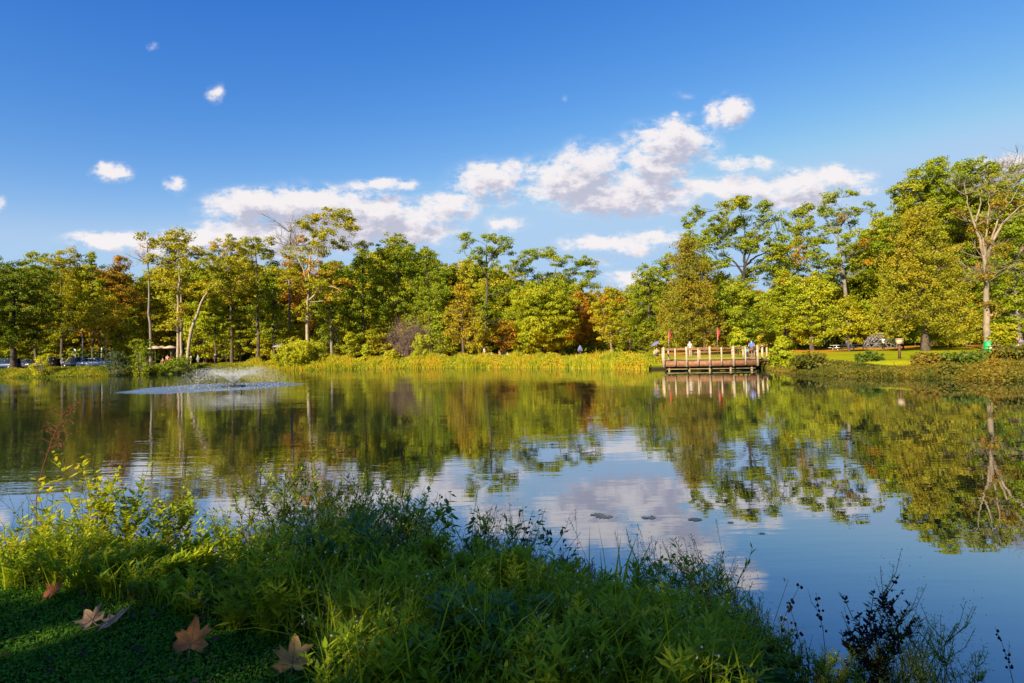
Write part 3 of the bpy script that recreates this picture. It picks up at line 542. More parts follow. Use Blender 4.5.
H('sapling', 'slim yellow green sapling behind the deck rail near the person in blue', 738, 62, 328, 350, 8, 'egg', 'lime', n=12, tw=.04, L_=.11, W_=.08, cr=.4, dens=9.)
# ---------------------------------------------------------------- shrubs on the far bank
def shrub(label, px, D, top, bot, half, lm, bare=False, cat='bush', name='bush', n=16, fine=1.):
    b = G(px, D); s = D/F_PX; z1 = P(px, top, D)[2]; R = half*s; z0 = max(b[2]+.1, P(px, bot, D)[2]) if bot else b[2]+.2
    root = empty(name, b, 0, label, cat); q = QB()
    for i in range(70 if bare else 16):
        a = rng.uniform(0, 6.28); rr = R*rng.uniform(.3, 1); e = np.array([b[0]+rr*math.cos(a), b[1]+rr*math.sin(a)*.8, b[2]+(z1-b[2])*rng.uniform(.75, 1)*math.sqrt(max(.1, 1-(rr/R)**2*.7))])
        p_ = limb(q, b+rng.normal(size=3)*np.array([.15, .15, 0]), e, .04, .012, -.05, 6, 4)
        if bare:
            for _ in range(12):
                j = rng.integers(2, 6); limb(q, p_[j], p_[j]+rng.normal(size=3)*R*.22+np.array([0, 0, R*.12]), .016, .007, 0, 3, 4)
    q.build('stem', M_twig if bare else M_grey, root, origin=b)
    if not bare or fine:
        lb = auto_lobes(b[0], b[1], z0, z1, R, 'round' if not bare else 'spread', n, R*.4); cs, ns = clumps_in(lb, 9. if not bare else 1.2, .4); q = QB()
        foliage(q, cs, ns, 34 if not bare else 8, .36, .11*fine, .06*fine, .8, .4, .4); q.build('leaves', LM[lm], root, origin=b)
    return root
LM['brush'] = leafmat('brush_brown', [(.04,.055,.006),(.09,.11,.010),(.22,.17,.014),(.38,.21,.025)], nscale=.35, isl=.4, world=True); LM['brushgreen'] = leafmat('brush_green', [(.03,.06,.006),(.07,.12,.010),(.14,.18,.014),(.26,.24,.02)])
M_twig = plain('twig_mauve', (.17, .11, .10), .9, var=.3)
LM['yellow'] = leafmat('foliage_yellow', [(.26,.32,.010),(.40,.44,.014),(.52,.48,.018),(.60,.48,.02)])
LM['sage'] = leafmat('foliage_sage', [(.035,.06,.02),(.06,.09,.03),(.09,.12,.035),(.13,.14,.04)])
shrub('wide bright yellow willow bush on the bank right of the fountain', 302, 90, 343, 0, 27, 'yellow', n=30)
shrub('yellow green willow bush just left of the wide bright yellow one', 281, 89, 354, 0, 11, 'lime')
shrub('grey mauve leafless dome shaped bush in front of the woods', 408, 88, 318, 340, 22, 'brown', bare=True, name='bare_bush', fine=.9)
shrub('golden rounded bush against the right side of the grey leafless bush', 421, 85.5, 335, 0, 11, 'yellow', n=18)
shrub('low yellow bush below the grey leafless bush', 392, 86, 351, 0, 9, 'yellow')
shrub('tall drooping green willow beside the tan parasols', 141, 83, 337, 0, 14, 'green', n=26, cat='bush')
shrub('grey green rounded bush at the end of the parked cars', 118, 82.5, 352, 0, 14, 'sage', n=18)
shrub('dark green bush on the waterline left of the two pale trunks', 178, 85, 359, 0, 17, 'green', n=18)
shrub('lime green bush on the bank in front of the dark parked cars', 40, 83, 356, 0, 8, 'yellow', n=12)
shrub('olive brown bush on the bank at the far right end', 1012, 34.5, 350, 0, 17, 'brush', n=18)
shrub('dark green mounded bush on the bank below the green bin', 970, 35.5, 359, 0, 19, 'brushgreen', n=20)
shrub('rust brown bush on the bank under the olive conical tree', 927, 37.5, 361, 0, 15, 'brush', n=16)
shrub('small olive bush on the bank left of the small wooden post', 868, 41.5, 359, 0, 12, 'brushgreen', n=14)
shrub('amber bush at the water left of the dark mounded bush', 950, 34.9, 367, 0, 8, 'brush', n=12)
shrub('tawny bush on the bank right of the bright green deck bush', 812, 43.5, 357, 0, 17, 'brush', n=20)
# ---------------------------------------------------------------- reeds and brush along the far bank
CH = rng.uniform(.45, 1.3, 997)
def bank_strip(name, label, px0, px1, lm, nbl, nlf, hmin, hmax, dmax=2.8, bw=.03):
    """tall grass and small leaves rooted between the water's edge and the top of the bank"""
    q = QB(); pts = []
    sel = [(x, y) for x, y in POLY if y > 25]; sel = np.array(sel)
    pxv = np.array([pix(x, y, 1.)[0] for x, y in sel]); o_ = np.argsort(pxv); pxv = pxv[o_]; sel = sel[o_]
    def root_pts(n):
        u = rng.uniform(px0, px1, n); x = np.interp(u, pxv, sel[:, 0]); y = np.interp(u, pxv, sel[:, 1]); y = y+rng.uniform(-.35, dmax, n)*1.25
        k = ~((x > 13.3) & (x < 21.6) & (y < 59.5) & (y > 50)); x, y = x[k], y[k]
        return x, y, np.maximum(gz(x, y), -.15)
    x, y, z = root_pts(nbl); hh = rng.uniform(hmin, hmax, len(x))*(1+.3*np.sin(x*.9)+.3*np.sin(x*2.3+y))*CH[(np.floor(x*1.1)+7*np.floor(y*1.3)).astype(int) % 997]
    q.blades(np.stack([x, y, z], 1), hh, rng.normal(size=(len(x), 2))*hh[:, None]*.25, bw)
    x, y, z = root_pts(nlf); zz = z+rng.random(len(x))**.8*hmax*(.75+.25*np.sin(x*1.7))
    q.leaves(np.stack([x, y, zz], 1), np.tile([0, -.3, .8], (len(x), 1)), rng.uniform(.06, .13, len(x)), rng.uniform(.03, .06, len(x)), bias=.4)
    return tag(q.build(name, lm), label, 'bank plants', kind='stuff')
LM['reed'] = leafmat('reeds_gold', [(.10,.14,.010),(.34,.38,.012),(.54,.43,.018),(.50,.24,.02)], nscale=.6, isl=.4, world=True)
LM['reedgreen'] = leafmat('reeds_green', [(.06,.10,.008),(.14,.19,.01),(.30,.29,.012),(.48,.36,.015)], nscale=.3, isl=.4, world=True)
LM['brush'] = leafmat('brush_brown', [(.04,.055,.006),(.09,.11,.010),(.22,.17,.014),(.38,.21,.025)], nscale=.35, isl=.4, world=True)
bank_strip('reeds', 'golden reeds along the far bank from the willow bush to the deck', 325, 664, LM['reed'], 50000, 34000, .3, .95)
bank_strip('bank_plants', 'green and yellow waterside plants below the parked cars', -60, 265, LM['reedgreen'], 22000, 26000, .14, .44)
bank_strip('bank_plants', 'golden green plants around the wide yellow willow bush', 240, 340, LM['reed'], 9000, 9000, .4, .9)
bank_strip('bank_plants', 'brown and green brush along the right bank', 765, 1080, LM['brush'], 20000, 60000, .13, .44, 2.0, .014)

# young trees along the shaded edge of the woods: three shapes, copied
yp = []
for lm, H_ in (('lime', 8.), ('green', 9.), ('gold', 7.)):
    lb = auto_lobes(0, 0, .9, H_, 2.6, 'egg', 22, 1.1); make_tree('understory_tree', 'leafy young tree at the shaded edge of the woods below the tall trees', (0, 0, 0), [(0, 0, 0), (.1, 0, H_*.5), (0, 0, H_*.9)], [.1, .07, .03], lb, LM[lm], M_bark, dens=3.6, per=34, cr=.7, L_=.17, W_=.12, group='young trees along the edge of the woods'); yp.append(([o for o in C.objects if o.name.startswith('understory_tree')][-1], H_))
us_ = set()
for k_, (px, D, ty) in enumerate(((128,106,318),(60,113,322),(32,112,325),(112,114,316),(204,108,312),(286,104,306),(296,99,325),(322,101,318),(345,103,308),(350,97,332),(380,98,322),(412,100,315),(440,97,312),(452,100,325),(478,99,320),(200,112,325),(226,106,318),(268,106,322),(520,108,318),(598,108,315),(628,104,318),(645,92,322),(672,96,315),(760,98,318),(800,98,312),(868,100,315),(890,98,318),(915,100,315),(970,92,312),(-20,108,316),(8,110,322),(1030,84,318))):
    i_ = (k_*2+k_//3) % 3; o, H_ = yp[i_]; b = G(px, D); s_ = (P(px, ty, D)[2]-b[2])/H_
    if i_ in us_: o = copy_tree(o)
    us_.add(i_); o.location = tuple(float(a) for a in b); o.scale = (s_*rng.uniform(.9, 1.3), s_*rng.uniform(.9, 1.3), s_); o.rotation_euler = (0, 0, rng.uniform(0, 6.28))
assert used == set(range(7)) and us_ == {0, 1, 2}
# ---------------------------------------------------------------- wooden fishing deck
M_post = plain('weathered_wood', (.40, .31, .21), .85, var=.38, scale=5., bump=.4)
M_red = plain('stained_wood', (.22, .10, .05), .8, var=.4, scale=4.)
M_dk = plain('dark_timber', (.05, .035, .025), .9)
M_pile = plain('pile_wood', (.24, .19, .10), .9, var=.3)
A = P(663.5, hz(663.5), 54.)[:2]; B = P(757, hz(757), 52.)[:2]; ux = B-A; W_ = np.linalg.norm(ux); ux = ux/W_; uy = np.array([-ux[1], ux[0]]); drz = math.atan2(ux[1], ux[0]); DEP = 5.0; ZD = .90
deck = empty('wooden_deck', (*A, 0), drz, 'brown wooden fishing deck with pale posts standing over the water', 'deck')
def lq(f, name, mat, label=None):
    q = QB(); f(q); o = q.build(name, mat, deck)
    if label: o['label'] = label
    return o
lq(lambda q: [q.box((W_/2, .07+i*.145, ZD-.02), (W_+.06, .138, .035)) for i in range(int(DEP/.145))], 'deck_floor', M_red)
def fascia(q): q.box((W_/2, -.035, ZD-.25), (W_+.1, .05, .48)); q.box((W_+.035, DEP/2, ZD-.19), (.05, DEP, .36)); q.box((-.035, DEP/2, ZD-.19), (.05, DEP, .36))
lq(fascia, 'fascia_board', M_red)
lq(lambda q: [q.box((W_/2, y, ZD-.6), (W_-.2, .12, .14)) for y in (.7, 2.5, 4.4)], 'beam', M_dk)
lq(lambda q: q.box((W_/2, .25, .17), (W_-.3, .12, .07)), 'brace', M_pile)
for i in range(5):
    for y in (.28, 2.4, 4.6): lq(lambda q: q.tube([(.45+i*(W_-.9)/4, y, -1.2), (.45+i*(W_-.9)/4, y, ZD-.5)], .10 if y < 1 else .09, 6), 'pile', M_pile)
n_front = 9; xs = [W_*i/(n_front-1) for i in range(n_front)]
def post(x, y, big):
    def f(q):
        w = .17 if big else .13; z0 = ZD-.52 if big else ZD-.42; z1 = ZD+1.24 if big else ZD+1.12
        q.box((x, y, (z0+z1)/2), (w, w, z1-z0)); q.box((x, y, z1+.02), (w+.05, w+.05, .04), top=.6)
    return lq(f, 'post', M_post)
for i, x in enumerate(xs): post(x, -.14, i % 2 == 0)
ys = [DEP*i/3 for i in range(1, 4)]
for y in ys: post(W_+.13, y-.1, False); post(-.13, y-.1, False)
for x_ in (.45, .9, 1.35): post(W_+x_, DEP*.55+x_*.9, x_ == .9)
lq(lambda q: [q.tube([(W_+.1, DEP*.55, z_), (W_+1.6, DEP*.55+1.35, z_)], r_, 4) for z_, r_ in ((ZD+1.13, .06), (ZD-.15, .16))], 'side_rail', M_red)
for i in (0, 3, 6, 7): post(xs[i]+.4, DEP+.1, False)
def rails(q, zz, h, d):
    q.box((W_/2, -.05, zz), (W_+.3, d, h)); q.box((W_+.06, DEP/2, zz), (d, DEP-.05, h)); q.box((-.06, DEP/2, zz), (d, DEP-.05, h)); q.box((W_*.35, DEP+.02, zz), (W_*.7, d*.9, h))
lq(lambda q: rails(q, ZD+1.13, .05, .16), 'top_rail', M_red); lq(lambda q: rails(q, ZD+1.01, .09, .035), 'upper_rail', M_red)
M_wire = plain('rail_wire', (.22, .24, .2), .5, metal=.6)
def wires(q):
    for k in range(6):
        z = ZD+.12+k*.13; q.tube([(0, -.05, z), (W_, -.05, z)], .006, 4); q.tube([(W_+.06, 0, z), (W_+.06, DEP, z)], .006, 4); q.tube([(-.06, 0, z), (-.06, DEP, z)], .006, 4)
lq(wires, 'rail_wire', M_wire)
lq(lambda q: [q.box((W_*.5+i*.0, DEP+.12+i*.145, ZD-.03), (1.8, .138, .035)) for i in range(9)], 'gangway', M_red)
# ---------------------------------------------------------------- people
CL = {k: plain('cloth_'+k, v, .9, var=.12) for k, v in dict(white=(.75,.73,.70), blue=(.05,.16,.55), navy=(.02,.03,.08), black=(.015,.015,.018), grey=(.2,.2,.22), red=(.5,.05,.03), orange=(.65,.18,.04), tan=(.42,.30,.18), pink=(.6,.3,.3), teal=(.08,.3,.35), denim=(.08,.12,.22), brown=(.2,.1,.05), lilac=(.14,.13,.30)).items()}
SK = [plain('skin_light', (.55, .34, .24), .6, var=.05), plain('skin_tan', (.32, .17, .10), .6, var=.05)]
HR = [plain('hair_dark', (.03, .02, .015), .6), plain('hair_brown', (.12, .07, .035), .6), plain('hair_grey', (.4, .38, .36), .6)]
def skin(name, pts, edges, rad, mat, parent, lvl=1):
    me = bpy.data.meshes.new(name); bm = bmesh.new(); ly = bm.verts.layers.skin.verify(); vs = [bm.verts.new(p) for p in pts]
    for v, r in zip(vs, rad): v[ly].radius = (r, r) if not isinstance(r, tuple) else r
    vs[0][ly].use_root = True
    for a, b in edges: bm.edges.new((vs[a], vs[b]))
    bm.to_mesh(me); bm.free(); o = link(name, me, mat, parent)
    s = o.modifiers.new('skin', 'SKIN'); s.use_smooth_shade = True; u = o.modifiers.new('sub', 'SUBSURF'); u.levels = lvl; u.render_levels = lvl; return o
def person(label, loc, rz, top='white', bottom='denim', pose='stand', sk=0, hr=0, sc_=1., group=None, arms='down'):
    r = empty('person', loc, rz, label, 'person', group); r.scale = (sc_, sc_, sc_)
    if pose == 'sit':      # on the ground or on a low seat, facing +Y
        hip = (0, 0, .16); kn = [(-.14, .42, .42), (.14, .42, .42)]; an = [(-.14, .62, .07), (.14, .62, .07)]; to = [(-.14, .76, .04), (.14, .76, .04)]; lift = -.78; ln = .06
    elif pose == 'stool':
        hip = (0, 0, .48); kn = [(-.12, .42, .50), (.12, .42, .50)]; an = [(-.13, .44, .08), (.13, .44, .08)]; to = [(-.13, .60, .04), (.13, .60, .04)]; lift = -.46; ln = .06
    elif pose == 'walk':
        hip = (0, 0, .94); kn = [(-.09, .14, .52), (.09, -.02, .50)]; an = [(-.09, .20, .09), (.09, -.30, .16)]; to = [(-.09, .36, .04), (.09, -.20, .05)]; lift = 0; ln = .02
    else: hip = (0, 0, .94); kn = [(-.10, .02, .50), (.10, .02, .50)]; an = [(-.11, -.02, .08), (.11, -.02, .08)]; to = [(-.13, .14, .04), (.13, .14, .04)]; lift = 0; ln = .0
    Z = lambda z: z+lift
    sh = [(-.19, ln*2, Z(1.42)), (.19, ln*2, Z(1.42))]; ch = (0, ln*2, Z(1.30)); bl = (0, ln, Z(1.10)); nk = (0, ln*2.2, Z(1.50)); hd = (0, ln*2.4+.01, Z(1.61)); ht = (0, ln*2.4, Z(1.71))
    if arms == 'fwd': el = [(-.24, .16, Z(1.20)), (.24, .16, Z(1.20))]; wr = [(-.14, .40, Z(1.22)), (.14, .40, Z(1.22))]; ha = [(-.12, .48, Z(1.23)), (.12, .48, Z(1.23))]
    else: el = [(-.27, -.02+ln, Z(1.14)), (.27, -.02+ln, Z(1.14))]; wr = [(-.28, .08+ln, Z(.90)), (.28, .08+ln, Z(.90))]; ha = [(-.27, .11+ln, Z(.81)), (.27, .11+ln, Z(.81))]
    pts = [hip, bl, ch, nk, hd, ht, sh[0], sh[1], el[0], el[1], wr[0], wr[1], ha[0], ha[1], (-.1, hip[1], hip[2]-.03), (.1, hip[1], hip[2]-.03), kn[0], kn[1], an[0], an[1], to[0], to[1]]
    ed = [(0,1),(1,2),(2,3),(3,4),(4,5),(2,6),(2,7),(6,8),(7,9),(8,10),(9,11),(10,12),(11,13),(0,14),(0,15),(14,16),(15,17),(16,18),(17,19),(18,20),(19,21)]
    rd = [.12,.11,.12,.052,.092,.07,.055,.055,.042,.042,.03,.03,.036,.036,.085,.085,.058,.058,.04,.04,.04,.04]
    skin('body', pts, ed, rd, SK[sk], r)
    skin('shirt', [bl, ch, sh[0], sh[1], tuple(np.array(sh[0])*.35+np.array(el[0])*.65), tuple(np.array(sh[1])*.35+np.array(el[1])*.65), (hip[0], hip[1], hip[2]+.03)], [(0,1),(1,2),(1,3),(2,4),(3,5),(0,6)], [.135,.15,.075,.075,.065,.065,.14], CL[top], r)
    skin('trousers', [(hip[0], hip[1], hip[2]+.02), pts[14], pts[15], kn[0], kn[1], tuple(np.array(kn[0])*.15+np.array(an[0])*.85), tuple(np.array(kn[1])*.15+np.array(an[1])*.85)], [(0,1),(0,2),(1,3),(2,4),(3,5),(4,6)], [.135,.10,.10,.078,.078,.06,.06], CL[bottom], r)
    skin('hair', [(0, hd[1]-.035, hd[2]+.035), (0, ht[1]-.02, ht[2]+.02), (0, hd[1]-.06, hd[2]-.05)], [(0,1),(0,2)], [.10,.075,.07], HR[hr], r)
    q = QB(); f = hd
    q.box((-.033, f[1]+.088, f[2]+.02), (.022, .012, .012)); q.box((.033, f[1]+.088, f[2]+.02), (.022, .012, .012)); q.build('eye', HR[0], r)
    q = QB(); [q.box((t_[0], t_[1]-.05, t_[2]-.005), (.09, .26, .07), top=.8) for t_ in to]; q.build('shoe', CL['black'], r)
    return r
def onz(px, D, dz=0): g = G(px, D); g[2] += dz; return g
dk = lambda x, y: (*(A+ux*x+uy*y), ZD)
person('person in a blue shirt and brown shorts at the rail of the wooden deck', dk(W_*.955, .75), drz+2.9, 'blue', 'brown', arms='fwd')
person('small person in dark clothes at the back right corner of the wooden deck', dk(W_+.0-.3, 4.2), drz+2.2, 'teal', 'navy', sc_=.68)
person('person in a white shirt and dark trousers walking on the lawn beside the climbing dome', onz(883, 72), 2.6, 'white', 'black', 'walk', sk=1)
person('person in pale clothes behind the left part of the deck by the conical tree trunk', onz(690, 66), 3.4, 'white', 'tan', hr=2)
person('person in a blue shirt on the lawn behind the middle of the golden reeds', onz(580, 88), 3.0, 'blue', 'navy')
p_ = onz(656, 60.5); person('person seated beside the deck under a tilted lilac umbrella', p_, 3.3, 'tan', 'black', 'stool', arms='fwd')
q = QB(); q.box((0, 0, .40), (.46, .44, .05)); q.box((0, -.2, .66), (.46, .04, .45)); [q.tube([(sx_*.2, sy_*.18, 0), (sx_*.2, sy_*.18, .4)], .015, 4) for sx_ in (-1, 1) for sy_ in (-1, 1)]
o = q.build('camp_chair', CL['tan']); o.location = tuple(p_+np.array([0, 0, -.02])); o.rotation_euler = (0, 0, 3.3); tag(o, 'dark camp chair under the person with the lilac umbrella', 'chair')
def umbrella(name, label, loc, R, h, cloth, tilt=(0, 0), n=8, sag=.3):
    r = empty(name, loc, 0, label, 'umbrella'); r.rotation_euler = (tilt[0], tilt[1], 0)
    q = QB(); q.tube([(0, 0, 0), (0, 0, h)], .02 if R > 1 else .008, 6); q.build('pole', M_wire, r)
    rings = 5; V = [];
    for i in range(rings+1):
        t_ = i/rings; 
        for j in range(n*2): a = j*math.pi/n; rr = R*max(t_, .01)*(1 if j % 2 == 0 else .965); V.append((rr*math.cos(a), rr*math.sin(a), h-sag*R*2*t_**1.6*.9-(0 if j % 2 == 0 else -.02*t_)))
    m_ = n*2; V2 = [(x*.99, y*.99, z-.012) for x, y, z in V]; Q_ = [(i*m_+j, i*m_+(j+1) % m_, (i+1)*m_+(j+1) % m_, (i+1)*m_+j) for i in range(rings) for j in range(m_)]
    o_ = len(V); Q2 = [(d+o_, c+o_, b+o_, a+o_) for a, b, c, d in Q_]; e = rings*m_; Q3 = [(e+j, e+(j+1) % m_, e+(j+1) % m_+o_, e+j+o_) for j in range(m_)]
    q = QB(); q.add(V+V2, Q_+Q2+Q3); q.build('canopy', cloth, r)
    q = QB(); [q.tube([(0, 0, h-.03), (R*.97*math.cos(j*2*math.pi/n), R*.97*math.sin(j*2*math.pi/n), h-sag*R*1.8-.03)], .006, 4) for j in range(n)]; q.build('rib', M_wire, r); return r
umbrella('umbrella', 'tilted lilac umbrella over the seated person beside the left end of the deck', p_+np.array([.3, -.1, .9]), .5, 1.0, CL['lilac'], (.15, -.5), sag=.2)
M_canvas = plain('tan_canvas', (.46, .36, .24), .9, var=.1)
for px, D, R, lab in ((155.5, 91, 1.15, 'widest tan parasol, leftmost of the three by the willow'), (162, 92.5, 1.0, 'middle tan parasol of the three by the willow'), (170.5, 91, 1.05, 'tan parasol nearest to the pale sycamore trunks'), (281, 96, 1.4, 'pale grey parasol in the shade behind the yellow willow bush')):
    umbrella('parasol', lab, onz(px, D), R, 3.15, M_canvas if px < 200 else CL['grey'], sag=.22)
for i, (px, D, tp_, bt, pose, lab) in enumerate([
 (163, 91, 'brown', 'black', 'stool', 'person in brown seated under the middle tan parasol'), (167.5, 91.5, 'pink', 'tan', 'stand', 'person in pale pink standing right of the tan parasols'), (171.5, 92.5, 'orange', 'brown', 'stand', 'person in rust orange under the tan parasol nearest the trunks'),
 (190.5, 90, 'white', 'tan', 'stand', 'person in white right of the leaning pale trunk'), (198, 97, 'teal', 'grey', 'stand', 'person in pale teal in the shade between the leaning trunk and the dark figure'), (215.5, 91.5, 'navy', 'black', 'stand', 'dark clothed person on the bank above the spray of the fountain'),
 (484.5, 90, 'white', 'tan', 'stand', 'person in white left of the group under the orange tinged tree'), (487.5, 84, 'teal', 'denim', 'sit', 'person in pale blue seated left of the orange tinged tree'), (492, 88, 'red', 'black', 'sit', 'person in red seated on the grass left of the orange tinged tree'), (500, 88, 'orange', 'navy', 'stool', 'person in bright orange under the orange tinged tree'), (508, 89, 'white', 'grey', 'sit', 'person in white seated on the ground at the foot of the orange tinged tree'),
 (998.5, 58, 'grey', 'black', 'stool', 'person in grey, leftmost of the picnickers by the right edge'), (1003.5, 58.5, 'white', 'tan', 'stool', 'person in white seated left of the one in bright blue'), (1009, 58, 'blue', 'teal', 'stool', 'person in bright blue among the picnickers'), (1014, 60, 'red', 'black', 'stool', 'person in dark red right of the one in bright blue'), (1020.5, 57, 'lilac', 'tan', 'stool', 'person in lilac at the right edge of the photo'),
 (62.5, 104, 'lilac', 'white', 'stand', 'person in lilac standing between the dark parked cars'), (69.5, 103, 'pink', 'white', 'stand', 'person in pink standing by the dark van with the tan roof')]):
    person(lab, onz(px, D), rng.uniform(2, 4.3), tp_, bt, pose, i % 2, i % 3)
M_white = plain('white_paint', (.72, .70, .66), .6, var=.06)
def table(label, px, D, L_, rz):
    r = empty('picnic_table', onz(px, D), rz, label, 'picnic table'); q = QB(); [q.box((0, y, .74), (L_, .17, .04)) for y in (-.3, -.1, .1, .3)]; q.build('tabletop', M_white, r)
    for s_ in (-1, 1):
        q = QB(); q.box((0, s_*.68, .44), (L_, .24, .04)); q.build('bench', M_white, r)
        q = QB(); q.tube([(s_*L_*.35, -.62, 0), (s_*L_*.35, -.2, .72)], .05, 4); q.tube([(s_*L_*.35, .62, 0), (s_*L_*.35, .2, .72)], .05, 4); q.box((s_*L_*.35, 0, .4), (.05, 1.4, .09)); q.build('leg', M_white, r)
table('long white picnic table left of the small yellow tree', 843, 78, 3.2, .1); table('long white picnic table right of the small yellow tree', 858, 79, 2.4, -.1)
table('pale picnic table amid the picnickers at the right edge', 1008, 59.6, 2.4, .1)
# climbing dome
b = onz(880, 92); R = 2.35; q = QB(); rows = [(R*math.cos(a), R*1.0*math.sin(a)) for a in np.linspace(0, 1.45, 6)]
nodes = [[(r_*math.cos((j+.5*(i % 2))*2*math.pi/12), r_*math.sin((j+.5*(i % 2))*2*math.pi/12), z_) for j in range(12)] for i, (r_, z_) in enumerate(rows)]
dome = empty('climbing_dome', b, 0, 'grey climbing dome of bars and netting at the edge of the trees', 'climbing frame')
for i in range(6):
    for j in range(12):
        q.tube([nodes[i][j], nodes[i][(j+1) % 12]], .035, 4)
        if i < 5: q.tube([nodes[i][j], nodes[i+1][j]], .035, 4); q.tube([nodes[i][j], nodes[i+1][(j-1) % 12 if i % 2 == 0 else (j+1) % 12]], .035, 4)
q.build('bar_frame', CL['grey'], dome); q = QB()
for i in range(60):
    a = rng.uniform(0, 6.28); e0 = rng.uniform(0, 1.3); a2 = a+rng.uniform(-.6, .6); e1 = min(1.45, e0+rng.uniform(.3, .7)); R2 = R*.96
    q.tube([(R2*math.cos(e0)*math.cos(a), R2*math.cos(e0)*math.sin(a), R2*math.sin(e0)), (R2*math.cos(e1)*math.cos(a2), R2*math.cos(e1)*math.sin(a2), R2*math.sin(e1))], .018, 4)
q.build('net', plain('rope_lilac', (.42, .38, .44), .8), dome)
# green bin, banners, post with box, lamps, marker posts
b = onz(988, 54); r = empty('litter_bin', b, 0, 'bright green barrel bin in front of the tall pale trunk', 'bin'); M_gr = plain('green_paint', (.01, .33, .09), .45, var=.1)
q = QB(); q.tube([(0, 0, .06), (0, 0, .1), (0, 0, .32), (0, 0, .34), (0, 0, .36), (0, 0, .62), (0, 0, .64), (0, 0, .66), (0, 0, .95)], [.33, .34, .34, .36, .34, .34, .36, .34, .34], 16); q.build('barrel', M_gr, r, True)
q = QB(); q.tube([(0, 0, .93), (0, 0, .97), (0, 0, 1.05)], [.36, .37, .18], 16); q.tube([(0, 0, 1.04), (0, 0, 1.055)], .18, 6); q.build('lid', M_gr, r)
q = QB(); q.box((-.02, -.348, .5), (.22, .012, .26)); q.build('notice', CL['white'], r)
M_ban = plain('red_banner_cloth', (.62, .045, .02), .8, var=.12)
for px, D, y0, y1, lab in ((668.7, 66, 330.5, 341, 'red banner on a pole left, behind the near left corner of the deck'), (717.5, 66, 327.5, 339.5, 'red banner on a pole behind the middle of the deck')):
    b = onz(px, D); r = empty('banner', b, .2, lab, 'banner'); za = P(px, y0, D)[2]-b[2]; zb = P(px, y1, D)[2]-b[2]
    q = QB(); q.tube([(0, 0, 0), (0, 0, za+.05)], .03, 6); q.build('pole', M_wire, r)
    q = QB(); n = 8; V = []; 
    for i in range(n+1):
        z = za+(zb-za)*i/n; w_ = .28*(1-.25*(i/n)); yo = .05*math.sin(i*1.1)
        V += [(.03, yo-.006, z), (.03+w_, yo*1.8-.006, z), (.03+w_, yo*1.8+.006, z), (.03, yo+.006, z)]
    q.add(V, [(i*4+a, i*4+(a+1) % 4, i*4+4+(a+1) % 4, i*4+4+a) for i in range(n) for a in range(4)]+[(0, 1, 2, 3)]); q.build('flag', M_ban, r)
b = onz(899, 44); r = empty('wooden_post', b, .1, 'small wooden box on a dark post at the top of the right bank', 'post'); q = QB(); q.box((0, 0, .5), (.13, .13, 1.1)); q.build('post', plain('post_red', (.12, .045, .03), .8), r)
q = QB(); q.box((0, -.02, 1.25), (.42, .32, .34)); q.box((0, -.02, 1.45), (.52, .42, .07), top=.7); q.build('box', M_post, r)
M_pole = plain('pole_grey', (.22, .24, .27), .5, metal=.5)
def lamp(label, px, D, top, n_arm, mat):
    b = onz(px, D); h = P(px, top, D)[2]-b[2]; r = empty('street_lamp', b, 0, label, 'street lamp'); q = QB(); q.tube([(0, 0, 0), (0, 0, h*.5), (0, 0, h)], [.14, .12, .10], 8); q.tube([(0, 0, 0), (0, 0, .3)], .2, 6); q.build('pole', mat, r)
    q = QB(); q.tube([(0, 0, h-.4), (-.8, 0, h-.02), (-1.7, 0, h+.1)], [.09, .08, .07], 6); q.build('arm', mat, r); q = QB(); q.tube([(-1.5, 0, h+.11), (-1.8, 0, h+.13), (-2.25, 0, h+.10), (-2.45, 0, h+.08)], [.07, .14, .15, .05], 8); q.build('lamp_head', plain('lamp_grey', (.5, .5, .48), .4), r)
lamp('grey street lamp with a left arm behind the dark van with the tan roof', 83, 100, 330, 1, M_pole); lamp('brown street lamp with a left arm behind the pale sedan', 106.5, 99.5, 332, 1, plain('pole_wood', (.3, .18, .09), .8))
for px, D, y0, lab in ((101.5, 108, 347.5, 'tallest white post behind the pale sedan'), (110.5, 109, 349, 'thin white post right of the brown street lamp'), (116.5, 108, 348, 'white post nearest to the grey green bush'), (75.5, 112, 349, 'pale blue box on a post above the dark van with the tan roof')):
    b = onz(px, D); h = P(px, y0, D)[2]-b[2]; r = empty('sign_post', b, 0, lab, 'post'); q = QB(); q.box((0, 0, h*.5), (.12, .12, h)); q.build('post', M_pole, r); q = QB(); q.box((0, -.08, h-.45), (.42 if px != 110.5 else .25, .05, .9)); q.build('sign_board', M_white if px > 80 else plain('pale_blue', (.35, .5, .62), .6), r)
# ---------------------------------------------------------------- car park and cars
def slab(name, x0, x1, y0, y1, h, mat):
    xs_ = np.linspace(x0, x1, 40); ys_ = np.linspace(y0, y1, 14); X_, Y_ = np.meshgrid(xs_, ys_); Z_ = gz(X_, Y_)+h; i_ = np.arange(X_.size).reshape(X_.shape)
    Q_ = np.stack([i_[:-1, :-1], i_[:-1, 1:], i_[1:, 1:], i_[1:, :-1]], -1).reshape(-1, 4); return tag(link(name, qmesh(name, np.stack([X_, Y_, Z_], -1).reshape(-1, 3), Q_), mat), kind='structure')
slab('car_park', -105, -62, 93, 114, .03, plain('asphalt', (.055, .055, .06), .9, var=.2, scale=8.))
q = QB(); [q.box((-104+i*2+1, 92.9, g1(-104+i*2+1, 92.9)+.06), (1.98, .18, .16)) for i in range(21)]; tag(q.build('kerb', plain('concrete', (.42, .40, .38), .8)), kind='structure')
